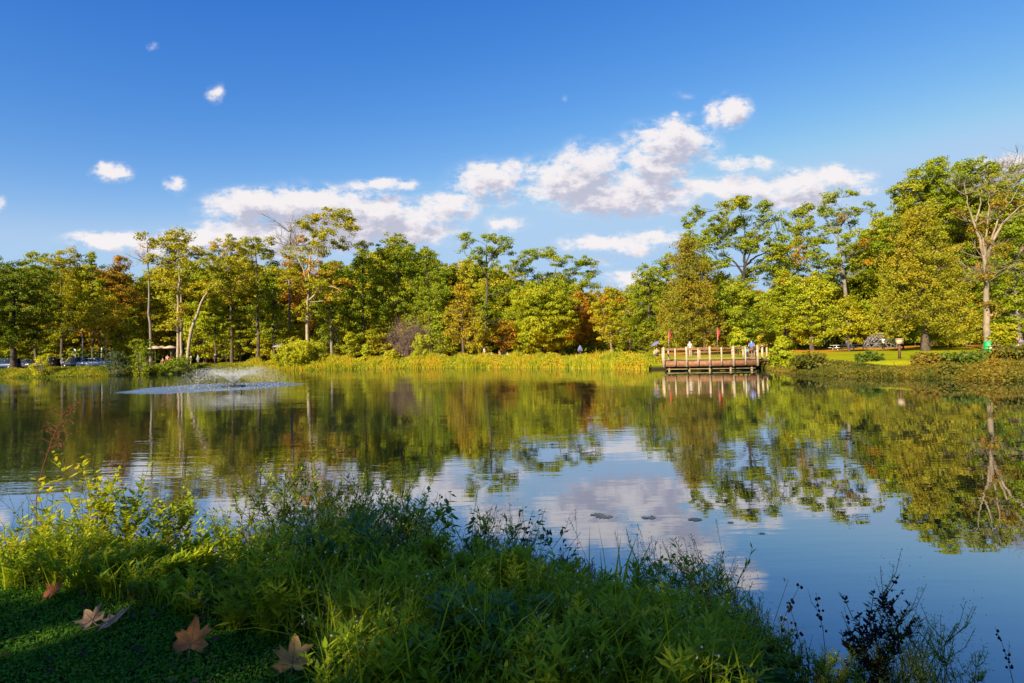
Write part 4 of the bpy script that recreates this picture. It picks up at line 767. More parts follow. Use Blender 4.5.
M_glass = plain('car_glass', (.02, .03, .04), .05, var=.1); M_tyre = plain('tyre_rubber', (.02, .02, .02), .9); M_rim = plain('rim_metal', (.5, .5, .52), .3, metal=.9); M_lampc = plain('headlight_glass', (.75, .75, .7), .1)
def car(label, px, D, col, rz, van=False, roof=None):
    mt = plain('car_paint', col, .3, var=.03, spec=.7); b = onz(px, D, .03); r = empty('parked_car', b, rz, label, 'car', 'cars parked under the trees'); H_ = 1.75 if van else 1.45
    low = [(-2.25, .35), (-2.3, .6), (-2.22, .92), (-1.3, .98), (-.2, .98), (1.1, .95), (2.0, .82), (2.25, .62), (2.28, .35)]
    def pro(prof, w0, w1, bot):
        q = QB(); n = len(prof); V = []
        for x, z in prof:
            for y in (-1, 1): V.append((x, y*w0, bot if bot is not None else z))
            for y in (1, -1): V.append((x, y*w1, z))
        q.add(V, [(i*4+a, i*4+(a+1) % 4, i*4+4+(a+1) % 4, i*4+4+a) for i in range(n-1) for a in range(4)]+[(3, 2, 1, 0), (n*4-4, n*4-3, n*4-2, n*4-1)]); return q
    q = pro(low, .9, .86, .28); q.build('body', mt, r)
    back, rr, rf, fr = ((-2.15, -2.0, .6, 1.25) if van else (-1.75, -1.1, .25, 1.05))
    V = [(back, -.84, .97), (fr, -.84, .95), (fr, .84, .95), (back, .84, .97), (rr, -.68, H_), (rf, -.68, H_), (rf, .68, H_), (rr, .68, H_)]
    q = QB(); q.add(V, [(0, 1, 5, 4), (1, 2, 6, 5), (2, 3, 7, 6), (3, 0, 4, 7)]); q.build('window', M_glass, r)
    q = QB(); q.box(((rr+rf)/2, 0, H_+.015), (rf-rr+.1, 1.42, .06), top=.92); [q.tube([V[i], V[j]], .045, 4) for i, j in ((0, 4), (1, 5), (2, 6), (3, 7))]; [q.tube([((back+fr)/2-.1, s_*.845, .96), ((rr+rf)/2-.05, s_*.69, H_)], .04, 4) for s_ in (-1, 1)]; q.build('roof', roof and plain('roof_paint', roof, .4) or mt, r)
    for x in (-1.4, 1.42):
        for s_ in (-1, 1):
            wq = QB(); wq.tube([(x, s_*.72, .32), (x, s_*.915, .32)], .32, 14); wq.tube([(x, s_*.90, .32), (x, s_*.918, .32)], [.32, .22], 14); w_ = wq.build('wheel', M_tyre, r); rq = QB(); rq.tube([(x, s_*.90, .32), (x, s_*.925, .32)], .2, 6); rq.build('rim', M_rim, w_)
    for s_ in (-1, 1):
        q = QB(); q.box((2.2, s_*.62, .68), (.14, .36, .13)); q.build('headlight', M_lampc, r); q = QB(); q.box((-2.25, s_*.68, .75), (.06, .26, .16)); q.build('tail_light', plain('tail_red', (.5, .02, .01), .3), r)
    q = QB(); q.box((2.27, 0, .42), (.1, 1.66, .16)); q.box((-2.29, 0, .42), (.08, 1.66, .16)); q.build('bumper', M_dkpl, r); return r
M_dkpl = plain('dark_plastic', (.04, .04, .045), .6)
for a_ in [('dark blue van cut by the left edge behind the dark trunk', 5, 102, (.03, .06, .14), 3.1, True), ('dark blue car right of the dark trunk at the left', 24, 103, (.03, .05, .11), 2.9, False), ('black car behind the lime green bush on the bank', 34, 104, (.012, .012, .016), 1.9, False), ('purple grey car right of the lime green bush', 44, 104, (.06, .05, .10), -1.2, False), ('black car left of the person in lilac', 53, 105, (.015, .015, .02), 1.9, True),
   ('dark van with a tan roof between the person in pink and the pale sedan', 76, 103, (.02, .025, .04), 2.9, True, (.5, .36, .26)), ('pale silver blue sedan, rightmost of the parked cars', 94.5, 98.5, (.42, .50, .62), .1, False), ('blue silver car just behind the pale sedan', 105, 105, (.16, .22, .38), .2, False)]: car(*a_)
# ---------------------------------------------------------------- fountain
r = empty('fountain', (FX, FY, 0), 0, 'floating fountain throwing a low v shaped spray over the pond', 'fountain')
q = QB(); q.tube([(0, 0, -.1), (0, 0, 0), (0, 0, .10), (0, 0, .16)], [.75, .85, .85, .4], 20); q.tube([(0, 0, .15), (0, 0, .17)], .4, 6); q.build('float', plain('float_black', (.015, .015, .015), .6), r)
q = QB(); q.tube([(0, 0, .1), (0, 0, .34), (0, 0, .36)], [.14, .09, .14], 12); q.build('nozzle', M_wire, r)
N = 11000; th = np.round(rng.uniform(0, 30, N))*2*math.pi/30+rng.normal(size=N)*.035; s = rng.random(N)**1.15; land = rng.uniform(2.8, 4.6, N); hp = 1.15*(land/4.1)**1.0*rng.uniform(.85, 1.1, N); rr = s*land; zz = .35*(1-s)+4*hp*s*(1-s); sp_ = .02+.08*s
c = np.stack([rr*np.cos(th), rr*np.sin(th), zz], 1)+rng.normal(size=(N, 3))*sp_[:, None]*np.array([1, 1, .6]); c[:, 2] = np.maximum(c[:, 2], .02); sz = rng.uniform(.006, .019, N)
o8 = np.array([(1,0,0),(0,1,0),(-1,0,0),(0,-1,0),(0,0,1.3),(0,0,-1.3)]); V = (c[:, None]+o8[None]*sz[:, None, None]).reshape(-1, 3); qq = np.array([(0,4,1,5),(1,4,2,5),(2,4,3,5),(3,4,0,5)]); q = QB(); q.add(V, (np.arange(N)[:, None, None]*6+qq[None]).reshape(-1, 4))
m_, t_, out_ = nt('spray_drops'); g_ = N_(t_, 'ShaderNodeBsdfGlossy', i_Roughness=.4); d_ = N_(t_, 'ShaderNodeBsdfDiffuse'); d_.inputs[0].default_value = (.8, .83, .86, 1); tl = N_(t_, 'ShaderNodeBsdfTranslucent'); tl.inputs[0].default_value = (.8, .83, .86, 1); x_ = N_(t_, 'ShaderNodeMixShader', n0=.5); x2 = N_(t_, 'ShaderNodeMixShader', n0=.3)
t_.links.new(d_.outputs[0], x_.inputs[1]); t_.links.new(tl.outputs[0], x_.inputs[2]); t_.links.new(x_.outputs[0], x2.inputs[1]); t_.links.new(g_.outputs[0], x2.inputs[2]); t_.links.new(x2.outputs[0], out_.inputs[0])
tag(q.build('spray', m_, r), kind='stuff')
# the ring where the drops land: a choppy pimpled surface
n = 240; g_ = np.linspace(-9, 9, n); X_, Y_ = np.meshgrid(g_, g_); cx_, cy_ = -1.7, .6; Rr = np.hypot((X_-cx_)/6.0, (Y_-cy_)/6.2); an_ = np.arctan2(Y_-cy_, X_-cx_); edge = 1+.04*np.sin(an_*7)+.04*np.sin(an_*3+1)+.025*np.sin(an_*23)+.02*np.sin(an_*41+2)
a_ = sm(1.0, .8, Rr/edge)*(0.55+.45*sm(.1, .75, Rr)); hgt = rng.normal(size=X_.shape); hgt = (hgt+np.roll(hgt, 1, 0)*.7+np.roll(hgt, 1, 1)*.7+np.roll(hgt, (1, 1), (0, 1))*.5)/1.5
Z_ = .004+np.where(Rr/edge < 1, a_*(.018+.016*hgt), -.03); i_ = np.arange(n*n).reshape(n, n); Qf = np.stack([i_[:-1, :-1], i_[:-1, 1:], i_[1:, 1:], i_[1:, :-1]], -1).reshape(-1, 4); keep = (Rr/edge < 1.02)[:-1, :-1].ravel()
m_, t_, out_ = nt('choppy_water'); g_ = N_(t_, 'ShaderNodeBsdfGlossy', i_Roughness=.12); g_.inputs[0].default_value = (.9, .93, 1, 1); d_ = N_(t_, 'ShaderNodeBsdfDiffuse'); d_.inputs[0].default_value = (.14, .20, .30, 1); x_ = N_(t_, 'ShaderNodeMixShader', n0=.55); t_.links.new(d_.outputs[0], x_.inputs[1]); t_.links.new(g_.outputs[0], x_.inputs[2]); t_.links.new(x_.outputs[0], out_.inputs[0])
link('splash_ring', qmesh('splash_ring', np.stack([X_, Y_, Z_], -1).reshape(-1, 3), Qf[keep], True), m_, r)
# clumps of floating leaves
LM['pad'] = leafmat('floating_leaves', [(.08,.09,.06),(.14,.14,.09),(.22,.17,.10)], isl=.8, gloss=.3, rough=.2)
for px, py, w_, lab in ((597, 514, 12, 'largest mat of floating leaves, on the reflected cloud'), (604, 516, 16, 'flat mat of floating leaves touching the largest one'), (649, 517, 13, 'small flat mat of floating leaves right of the largest'), (695, 519, 12, 'small flat mat of floating leaves on the right part of the reflected cloud'), (157, 443, 13, 'pale floating patch below the spray of the fountain'), (731, 522, 5, 'tiny floating leaf patch below the trees reflection'), (762, 533, 4, 'tiny pair of floating leaves in the blue water')):
    D = CAMZ*F_PX/(py-hz(px)); p_ = P(px, py, D); s_ = w_/F_PX*D; N = 55 if w_ > 6 else 10; a_ = rng.uniform(0, 6.28, N); rr = np.sqrt(rng.random(N))*s_*.5; c = np.stack([rr*np.cos(a_), rr*np.sin(a_)*.8, rng.uniform(.003, .007, N)], 1)
    q = QB(); q.leaves(c, np.tile([0, 0, 1.], (N, 1)), rng.uniform(.02, .04, N), rng.uniform(.012, .02, N), bias=.985); o = q.build('floating_leaves', LM['pad']); o.location = (float(p_[0]), float(p_[1]), 0); tag(o, lab, 'floating leaves')
# ---------------------------------------------------------------- near bank
top_x = [-60,0,60,100,150,200,250,300,350,400,450,500,550,600,650,700,750,800,850,900,930,960,990]
top_y = [535,525,515,508,522,545,530,510,505,522,536,535,548,563,562,572,596,655,690,700,705,710,720]
LM['herb'] = leafmat('herb_green', [(.09,.17,.005),(.24,.35,.007),(.40,.46,.010),(.56,.52,.018)], nscale=2.2, isl=.6, gloss=.02)
LM['herbwarm'] = leafmat('herb_yellow_green', [(.16,.24,.005),(.30,.38,.008),(.44,.44,.012),(.55,.42,.02)], nscale=1.2, isl=.6, gloss=.02)
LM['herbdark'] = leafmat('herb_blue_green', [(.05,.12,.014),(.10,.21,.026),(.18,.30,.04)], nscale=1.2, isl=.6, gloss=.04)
LM['stem'] = leafmat('stem_green', [(.05,.07,.015),(.09,.10,.02),(.12,.07,.03)], nscale=1.5, isl=.3)
LM['seed'] = leafmat('seed_brown', [(.012,.008,.006),(.03,.018,.012),(.06,.035,.02)], isl=.6)
LM['flower'] = leafmat('flower_white', [(.38,.40,.20),(.60,.58,.36),(.80,.76,.54)], isl=.9, trans=.3)
LM['clover'] = leafmat('turf_green', [(.04,.13,.006),(.08,.24,.009),(.14,.32,.012),(.24,.38,.025)], nscale=3., isl=.6)
LM['deadgrass'] = leafmat('dead_grass', [(.10,.06,.025),(.20,.13,.05),(.30,.22,.09)], isl=.7)
def target_z(X, Y): 
    pts = [pix(x, y, .6)[0] for x, y in zip(X, Y)]; px = np.array(pts); py = np.interp(px, top_x, top_y); d = Y
    hzv = 348.5-.0245*(px-512); X_ = np.asarray(X); wob = 14*np.sin(X_*4.3+1)*np.sin(np.asarray(Y)*3.1)+10*np.sin(X_*9.1+np.asarray(Y)*5); return CAMZ-(py+8+wob-hzv)/F_PX*d, px
def strip_pts(n, d0, d1, x0=-5.6, x1=3.6):
    X = rng.uniform(x0, x1, n*3); Y = rng.uniform(2.2, 6.6, n*3); d = sdist(X, Y); px = np.array([pix(x, y, .6)[0] for x, y in zip(X, Y)])
    k = (d > d0) & (d < d1) & (px > -60) & (px < 775-abs(rng.normal(size=len(px)))*75); 
    # the mown turf corner at bottom left stays open
    tp_ = np.array([pix(x, y, .95)[1] for x, y in zip(X, Y)]); k &= ~((px < 335+rng.normal(size=len(px))*12) & (tp_ > np.interp(px, [-60, 0, 60, 110, 170, 215, 330, 350], [590, 594, 600, 608, 622, 634, 648, 705])))
    X, Y = X[k][:n], Y[k][:n]; return X, Y, gz(X, Y), d[k][:n]
def stemmed(q_stem, q_leaf, base, h, lean, nl, L_, W_, start=.15, droop=0., q_fl=None, nf=0, branch=0, srad=.0022, fsize=.006, bspread=.35):
    """one leafy stem"""
    base = np.array(base, float); n = 7; t_ = np.linspace(0, 1, n)[:, None]; pts = base+np.concatenate([np.array(lean)[None]*t_**1.7, h*t_], 1); pts[1:, :2] += rng.normal(size=(n-1, 2))*h*.012
    q_stem.tube(pts, np.linspace(srad*1.5, srad*.5, n), 4, cap=False); stems = [(pts, start, nl)]
    for _ in range(branch):
        j = rng.integers(2, 6); a = rng.uniform(0, 6.28); L2 = h*rng.uniform(.18, .38); e = pts[j]+np.array([math.cos(a)*L2*bspread*1.6, math.sin(a)*L2*bspread*1.6, L2*.85]); m = pts[j]*.5+e*.5+np.array([math.cos(a), math.sin(a), -.3])*L2*.1; b_ = np.array([pts[j], m, e]); q_stem.tube(b_, [srad*.8, srad*.6, srad*.35], 4, cap=False); stems.append((b_, .1, max(4, int(nl*.45))))
    for p_, st, m in stems:
        u = rng.uniform(st, 1, m); s = np.linspace(0, 1, len(p_)); c = np.stack([np.interp(u, s, p_[:, i]) for i in range(3)], 1); a = rng.uniform(0, 6.28, m); out = np.stack([np.cos(a), np.sin(a), rng.uniform(.1, .9, m)-droop], 1); out = nrm(out); l = L_*rng.uniform(.6, 1.25, m)*(1.15-.5*u)
        nn = nrm(np.cross(np.cross(out, [0, 0, 1.]), out)); q_leaf.leaves(c+out*l[:, None], nn, l, W_*rng.uniform(.7, 1.2, m)*(1.15-.5*u), axis=out, bias=.85, fold=.15)
        if q_fl is not None and nf:
            k = nf; e = p_[-1]; c = e+rng.normal(size=(k, 3))*np.array([1, 1, .8])*h*.05; q_fl.leaves(c, np.tile([0, -.3, .9], (k, 1)), fsize, fsize*.9, bias=.6)
    return pts
# undergrowth nobody could count
def undergrowth(name, label, n, d0, d1, lm, frac, L_, W_, nl, x0=-5.6, x1=3.6, fl=0):
    qs, ql, qf = QB(), QB(), QB(); X, Y, Z, d = strip_pts(n, d0, d1, x0, x1); zt, px = target_z(X, Y)
    for x, y, z, t_ in zip(X, Y, Z, zt):
        h = (t_-z)*rng.uniform(*frac)
        if h < .10: h = rng.uniform(.08, .16)
        h = min(h, 1.15, .30+.28*max(0, y-2.6)+.1*rng.random()) if y < 4.4 else min(h, 1.15); stemmed(qs, ql, (x, y, z-.02), h, rng.normal(size=2)*h*.22, int(nl*(.5+h)), L_, W_, q_fl=qf if fl else None, nf=fl if rng.random() < .35 else 0, branch=rng.integers(0, 3))
    ql.V += qs.V; ql.Q += [q_+ql.n for q_ in qs.Q]; o = ql.build(name, lm); tag(o, label, 'undergrowth', kind='stuff')
    if fl: f_ = qf.build('white_blossom', LM['flower'], o)
undergrowth('undergrowth', 'tangled leafy green undergrowth covering the near bank', 2300, -.35, 3.2, LM['herb'], (.2, .8), .042, .012, 32)
undergrowth('undergrowth', 'sunlit yellow green undergrowth at the left of the near bank', 520, .2, 1.6, LM['herbwarm'], (.55, 1.05), .026, .011, 34, -5.6, -2.0)
undergrowth('undergrowth', 'fine stemmed undergrowth dotted with tiny white blossom', 550, -.3, 2.6, LM['herb'], (.5, .95), .018, .004, 34, -1.2, 2.9, fl=3)
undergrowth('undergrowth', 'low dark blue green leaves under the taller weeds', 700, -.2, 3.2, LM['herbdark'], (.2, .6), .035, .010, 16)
X, Y, Z, d = strip_pts(7000, -.15, 3.4); zt, px = target_z(X, Y); q = QB(); h = np.clip((zt-Z)*rng.uniform(.35, .95, len(X)), .08, .62); q.blades(np.stack([X, Y, Z-.02], 1), h, rng.normal(size=(len(X), 2))*h[:, None]*.45, rng.uniform(.002, .0045, len(X))); tag(q.build('tall_grass', LM['herb']), 'long green grass blades among the weeds', 'grass', kind='stuff')
X, Y, Z, d = strip_pts(1800, .2, 3.3); zt, px = target_z(X, Y); q = QB(); h = np.clip((zt-Z)*rng.uniform(.3, .9, len(X)), .1, .6); q.blades(np.stack([X, Y, Z-.02], 1), h, rng.normal(size=(len(X), 2))*h[:, None]*.7, rng.uniform(.0015, .003, len(X))); tag(q.build('dead_grass', LM['deadgrass']), 'dry tan grass blades lying among the green ones', 'grass', kind='stuff')
# turf
N = 150000; X = rng.uniform(-4.6, 1.2, N); Y = rng.uniform(2.3, 4.9, N); pt = np.array([pix(x, y, .95) for x, y in zip(X[:], Y[:])]); k = (pt[:, 0] > -30) & (pt[:, 0] < 420) & (pt[:, 1] < 720) & (pt[:, 1] > 575); X, Y = X[k], Y[k]; Z = gz(X, Y); n = len(X); h2 = n//2
q = QB(); hh = rng.uniform(.015, .05, n-h2); q.blades(np.stack([X[h2:], Y[h2:], Z[h2:]-.004], 1), hh, rng.normal(size=(n-h2, 2))*hh[:, None]*.6, rng.uniform(.0010, .002, n-h2))
q.leaves(np.stack([X[:h2], Y[:h2], Z[:h2]+rng.uniform(.004, .035, h2)], 1), np.tile([0, 0, 1.], (h2, 1)), rng.uniform(.004, .010, h2), rng.uniform(.004, .008, h2), bias=.7); tag(q.build('turf', LM['clover']), 'short dark green turf and clover in the bottom left corner', 'grass', kind='stuff')
# small dead leaves in the turf
N = 500; X = rng.uniform(-4.2, .8, N); Y = rng.uniform(2.5, 4.4, N); q = QB(); q.leaves(np.stack([X, Y, gz(X, Y)+rng.uniform(.02, .045, N)], 1), np.tile([0, 0, 1.], (N, 1)), rng.uniform(.012, .035, N), rng.uniform(.008, .02, N), bias=.75, fold=.3); LM['litter'] = leafmat('dead_leaf_bits', [(.03,.02,.012),(.09,.05,.025),(.18,.08,.03),(.25,.16,.08)], isl=.95); tag(q.build('leaf_litter', LM['litter']), 'small brown dead leaves scattered over the turf', 'leaf litter', kind='stuff')
# large fallen sycamore leaves
def big_leaf_mat(name, c0, c1, c2):
    m, t, out = nt(name); L = t.links; tc = N_(t, 'ShaderNodeTexCoord'); n = N_(t, 'ShaderNodeTexNoise', i_Scale=14., i_Detail=6.); L.new(tc.outputs['Object'], n.inputs['Vector']); r = ramp(t, [c0, c1, c2], [.3, .5, .72]); L.new(n.outputs['Fac'], r.inputs['Fac'])
    b = N_(t, 'ShaderNodeBsdfPrincipled', i_Roughness=.75); L.new(r.outputs[0], b.inputs['Base Color']); bp = N_(t, 'ShaderNodeBump', i_Strength=.4, i_Distance=.004); L.new(n.outputs['Fac'], bp.inputs['Height']); L.new(bp.outputs[0], b.inputs['Normal']); L.new(b.outputs[0], out.inputs[0]); return m
lob = [(-150,.30),(-128,.62),(-112,.50),(-98,.74),(-86,.58),(-70,.50),(-58,.88),(-46,.72),(-38,.78),(-28,.50),(-18,.66),(-8,.86),(0,1.05),(8,.88),(18,.68),(28,.50),(38,.80),(46,.72),(58,.9),(70,.5),(86,.6),(98,.72),(112,.5),(128,.6),(150,.3),(172,.16),(188,.16)]
def fallen_leaf(label, px, py, size, rz, tilt, mat, curl=.35, fold=.0, seed=0, root=None):
    D = (CAMZ-.96)*F_PX/(py-hz(px)); g = P(px, py, D); g[2] = g1(g[0], g[1])+.045
    R_ = np.random.default_rng(seed); V = []; K = 5; m = len(lob); rad = np.array([r_*R_.uniform(.80, 1.12) for _, r_ in lob]); an = np.radians([a for a, _ in lob])
    for k in range(K+1):
        f = k/K
        for j in range(m):
            rr = max(f, .02)*rad[j]*size; x, y = rr*math.sin(an[j]), rr*math.cos(an[j]); z = curl*size*(f*rad[j])**2*(.45+.45*math.sin(an[j]*2.3+seed))+fold*abs(x)+.03*size*math.cos(an[j]*7.2)*f; V.append((x, y, z))
    T = .0016; V = np.array(V); V2 = V-np.array([0, 0, T]); q = QB(); Qa = [(k*m+j, k*m+(j+1) % m, (k+1)*m+(j+1) % m, (k+1)*m+j) for k in range(K) for j in range(m)]; o_ = len(V); e = K*m
    q.add(np.concatenate([V, V2]), Qa+[(d+o_, c+o_, b+o_, a+o_) for a, b, c, d in Qa]+[(e+j, e+j+o_, e+(j+1) % m+o_, e+(j+1) % m) for j in range(m)])
    r = empty('fallen_leaf', g, 0, label, 'fallen leaf'); r.rotation_euler = (tilt[0], tilt[1], rz); q.build('blade', mat, r, True)
    q = QB(); q.tube([(0, 0, .004), (0, -size*.5, .006), (size*.08, -size*.95, .02)], [.0022, .002, .0028], 6)
    for a in (-98, -58, 0, 58, 98):
        aa = math.radians(a); j = int(np.argmin(abs(np.array([x for x, _ in lob])-a))); pts = [V[k*m+j]+np.array([0, 0, .0012]) for k in range(K)]; q.tube(pts, np.linspace(.0018, .0008, K), 4, cap=False)
    q.build('vein', mat2, r); return r
mat2 = plain('leaf_vein', (.30, .17, .08), .7); m_t = big_leaf_mat('leaf_tan', (.22, .12, .05), (.40, .23, .10), (.52, .33, .16)); m_g = big_leaf_mat('leaf_golden', (.26, .14, .04), (.45, .26, .08), (.58, .38, .14)); m_o = big_leaf_mat('leaf_orange', (.20, .07, .02), (.38, .14, .03), (.50, .22, .06)); m_r = big_leaf_mat('leaf_red', (.20, .04, .01), (.34, .08, .015), (.44, .12, .03))
fallen_leaf('tan fallen sycamore leaf lying in the turf, right one of a touching pair', 110, 634, .115, -1.1, (.35, .05), m_t, .3, seed=1)
fallen_leaf('pinkish tan curled fallen leaf, left one of a touching pair in the turf', 92, 633, .10, .9, (.3, -.3), m_t, .6, seed=5)
fallen_leaf('orange brown fallen leaf standing up against the weeds', 191, 656, .125, .25, (.95, .1), m_o, .3, .25, seed=2)
fallen_leaf('golden tan fallen sycamore leaf folded down the middle, nearest to the camera', 293, 668, .125, .1, (.85, -.05), m_g, .35, .35, seed=3)
fallen_leaf('red brown fallen leaf lit by the sun at the foot of the yellow green weeds', 51, 604, .085, -.4, (.7, 0), m_r, .6, seed=4)
# plants one can tell apart
def plant(label, cat, px, ptop, D, name='weed', nst=6, spread=.12, lm='herb', L_=.03, W_=.008, nl=26, fl=0, branch=4, lean=.12, srad=.003, fsize=.006, seeds=0, start=.2, droop=0., leanv=None, group=None):
    X = P(px, hz(px), D)[0]; zb = g1(X, D); zt = max(P(px, ptop, D)[2], zb+.16); root = empty(name, (X, D, zb), 0, label, cat, group); o = np.array([X, D, zb]); qs, ql, qf, sd_ = QB(), QB(), QB(), []
    for i in range(nst):
        h = (zt-zb)*(1 if i == 0 else rng.uniform(.6, .98)); ln = np.array(leanv if leanv is not None else rng.normal(size=2)*lean)*h; b = (X-(ln[0]*.9 if i == 0 or leanv is not None else 0)+rng.normal()*spread*.6, D+rng.normal()*spread*.6, max(zb, -.3)-.02)
        p_ = stemmed(qs, ql, b, h+.02, ln, nl, L_, W_, start, droop, qf, fl, branch, srad, fsize)
        for _ in range(seeds):
            u = rng.uniform(.62, 1); e = np.array([np.interp(u, np.linspace(0, 1, 7), p_[:, k]) for k in range(3)])+rng.normal(size=3)*.02*(1 if seeds < 9 else .5); s_ = rng.uniform(.006, .011); qd = QB(); sd_.append(qd); qd.tube([e-[0, 0, s_], e-[0, 0, s_*.4], e+[0, 0, s_*.5], e+[0, 0, s_*1.2]], [s_*.4, s_, s_*.9, s_*.3], 6)
    qs.build('stem', LM['stem'] if lm != 'seed' else LM['seed'], root, origin=o)
    if ql.V: ql.build('leaves', LM[lm], root, origin=o)
    if qf.V: qf.build('blossom', LM['flower'], root, origin=o)
    for qd in sd_: qd.build('seed_head', LM['seed'], root, origin=o)
    return root
W = plant
W('tall sunlit yellow green weed with oval leaves, highest above the left bank', 'weed', 103, 464, 5.0, lm='herbwarm', L_=.045, W_=.021, nl=28, branch=6, spread=.22, nst=13)
W('sunlit yellow green weed left of the tallest one', 'weed', 62, 505, 4.8, lm='herbwarm', L_=.034, W_=.014, spread=.24, nst=13)
W('broad green weed with rounded leaves right of the tallest sunlit weed', 'weed', 150, 486, 5.1, lm='herb', L_=.038, W_=.017, nst=14, spread=.25, branch=8)
W('leafy weed leaning right over the water at the end of the sunlit patch', 'weed', 165, 503, 5.2, lm='herbwarm', L_=.028, W_=.012, nst=6, spread=.15, branch=6, leanv=(.3, .1))
W('sunlit weed at the left edge of the photo', 'weed', 12, 520, 4.6, lm='herbwarm', L_=.034, W_=.014, spread=.28, nst=14)
W('feathery dark green weed over the water at the far left', 'weed', 20, 492, 6.0, lm='herbdark', L_=.022, W_=.003, nl=50, nst=8, spread=.3, branch=8)
for px, ty, D, lab in ((232, 500, 5.1, 'small leaved weed left of the two tallest willow like weeds'), (276, 466, 5.2, 'willow like weed with narrow leaves, left one of the tallest pair'), (308, 470, 5.3, 'thin willow like weed between the tallest pair'), (352, 470, 5.1, 'bushy willow like weed, right one of the tallest pair'), (376, 474, 5.3, 'willow like weed with reddish shoot tips leaning right'), (398, 500, 5.0, 'airy weed at the right end of the willow like clump'), (330, 500, 4.8, 'dense weed under the tallest willow like weeds')):
    W(lab, 'weed', px, ty, D, lm='herb', L_=.034, W_=.0105, nl=30, nst=13, spread=.2, branch=8, lean=.16)
for px, ty, D, lab in ((420, 528, 4.9, 'white dotted aster left of the first dark seed stalk'), (460, 545, 4.7, 'white dotted aster between the dark seed stalks'), (512, 535, 4.8, 'white dotted aster at the foot of the nodding seed stalk'), (430, 600, 4.1, 'low white aster in the middle of the weeds'), (545, 575, 4.5, 'white dotted aster left of the cattail leaves'), (640, 565, 4.4, 'white dotted aster right of the cattail leaves'), (675, 545, 4.5, 'tall branched aster standing up against the blue water'), (700, 575, 4.3, 'aster right of the tall branched one'), (725, 592, 4.3, 'aster at the right end of the solid weeds'), (610, 600, 4.2, 'low aster in front of the cattail leaves'), (690, 630, 3.9, 'white flowering aster near the bottom edge'), (905, 592, 3.95, 'pale flowering aster over the water at the right'), (925, 612, 4.0, 'pale aster leaning right over the blue water'), (893, 620, 3.9, 'dense aster behind the dark knotted stalk'), (955, 650, 4.0, 'small sprig alone on the blue water')):
    W(lab, 'aster', px, ty, D, name='aster', lm='herb', L_=.020, W_=.0045, nl=34, nst=8 if px < 890 else 5, spread=.12, branch=9, fl=5, fsize=.0055, lean=.18)
W('tall stalk with drooping heart shaped leaves, left of the nodding one', 'weed', 437, 497, 4.9, nst=1, L_=.055, W_=.032, nl=14, branch=4, start=.5, droop=.9, seeds=4, lm='herbdark', spread=.05)
W('tall stalk with drooping leaves against the pale reflection', 'weed', 478, 488, 4.9, nst=1, L_=.055, W_=.028, nl=14, branch=1, start=.6, droop=.9, lm='herbdark', leanv=(.12, 0))
W('nodding stalk with dark round seed heads, left one of two', 'seed stalk', 545, 508, 4.8, name='seed_stalk', nst=3, L_=.05, W_=.026, nl=9, branch=2, start=.6, droop=.8, seeds=9, lm='herbdark', leanv=(.35, .05))
W('leaning stalk with dark round seed heads, right one of two', 'seed stalk', 568, 535, 4.8, name='seed_stalk', nst=1, L_=.01, W_=.004, nl=3, branch=1, start=.8, seeds=7, lm='herbdark', leanv=(.55, .05))
def cattail(label, px, ptop, D, n, w_=.009, spread=.05, lean=.15):
    X = P(px, hz(px), D)[0]; zb = g1(X, D); h = P(px, ptop, D)[2]-zb; r = empty('cattail_plant', (X, D, zb), 0, label, 'cattail'); q = QB(); b = np.stack([rng.normal(size=n)*spread, rng.normal(size=n)*spread, np.full(n, -.02)], 1); hh = h*rng.uniform(.75, 1.0, n); hh[0] = h*1.02; ln = rng.normal(size=(n, 2))*h*lean; ln[0] *= .2; q.blades(b, hh*1.15, ln, w_); q.build('leaves', LM['herb'], r); return r
cattail('upright cattail leaves left of the bent pair', 582, 540, 4.5, 5, .009); cattail('tall clump of cattail leaves standing against the water', 608, 538, 4.5, 8, .012, .06, .2); cattail('short clump of cattail leaves right of the tall one', 632, 560, 4.4, 6, .009, .08, .3)
def stalks(label, px, ptop, D, n, spread=.12, dead=True, bent=False):
    X = P(px, hz(px), D)[0]; zb = g1(X, D); h = P(px, ptop, D)[2]-zb; r = empty('grass_stalk', (X, D, zb), 0, label, 'grass'); q = QB()
    for i in range(n):
        hh = h*rng.uniform(.8, 1); a = rng.normal(size=2)*h*.12; b = np.array([rng.normal()*spread, rng.normal()*spread*.5, -.02]); pts = np.array([b, b+[a[0]*.3, a[1]*.3, hh*.5], b+[a[0], a[1], hh]]); 
        if bent and i == 0: pts = np.array([b, b+[.08, 0, hh*.6], b+[.2, 0, hh], b+[.17, 0, hh+.005]])
        q.tube(pts, np.linspace(.0022, .001, len(pts)), 4, cap=False); m = 12; u = rng.uniform(.8, 1, m)[:, None]; c = pts[-2]*(1-u)+pts[-1]*u; q.leaves(c+rng.normal(size=(m, 3))*.006, np.tile([0, -1., .2], (m, 1)), .009, .002, axis=np.array([.2, 0, 1.]), bias=.5)
    q.build('stalk', LM['deadgrass'] if dead else LM['stem'], r)
stalks('thin pale grass stalks rising behind the cattails', 600, 507, 4.7, 5, .18); stalks('thin grass stalks right of the cattails', 655, 522, 4.6, 5, .2); stalks('single bent green grass stem below the reflected small cloud', 752, 562, 4.4, 1, .01, False, True); stalks('thin grass stalks between the two aster clumps', 684, 520, 4.6, 2, .15)
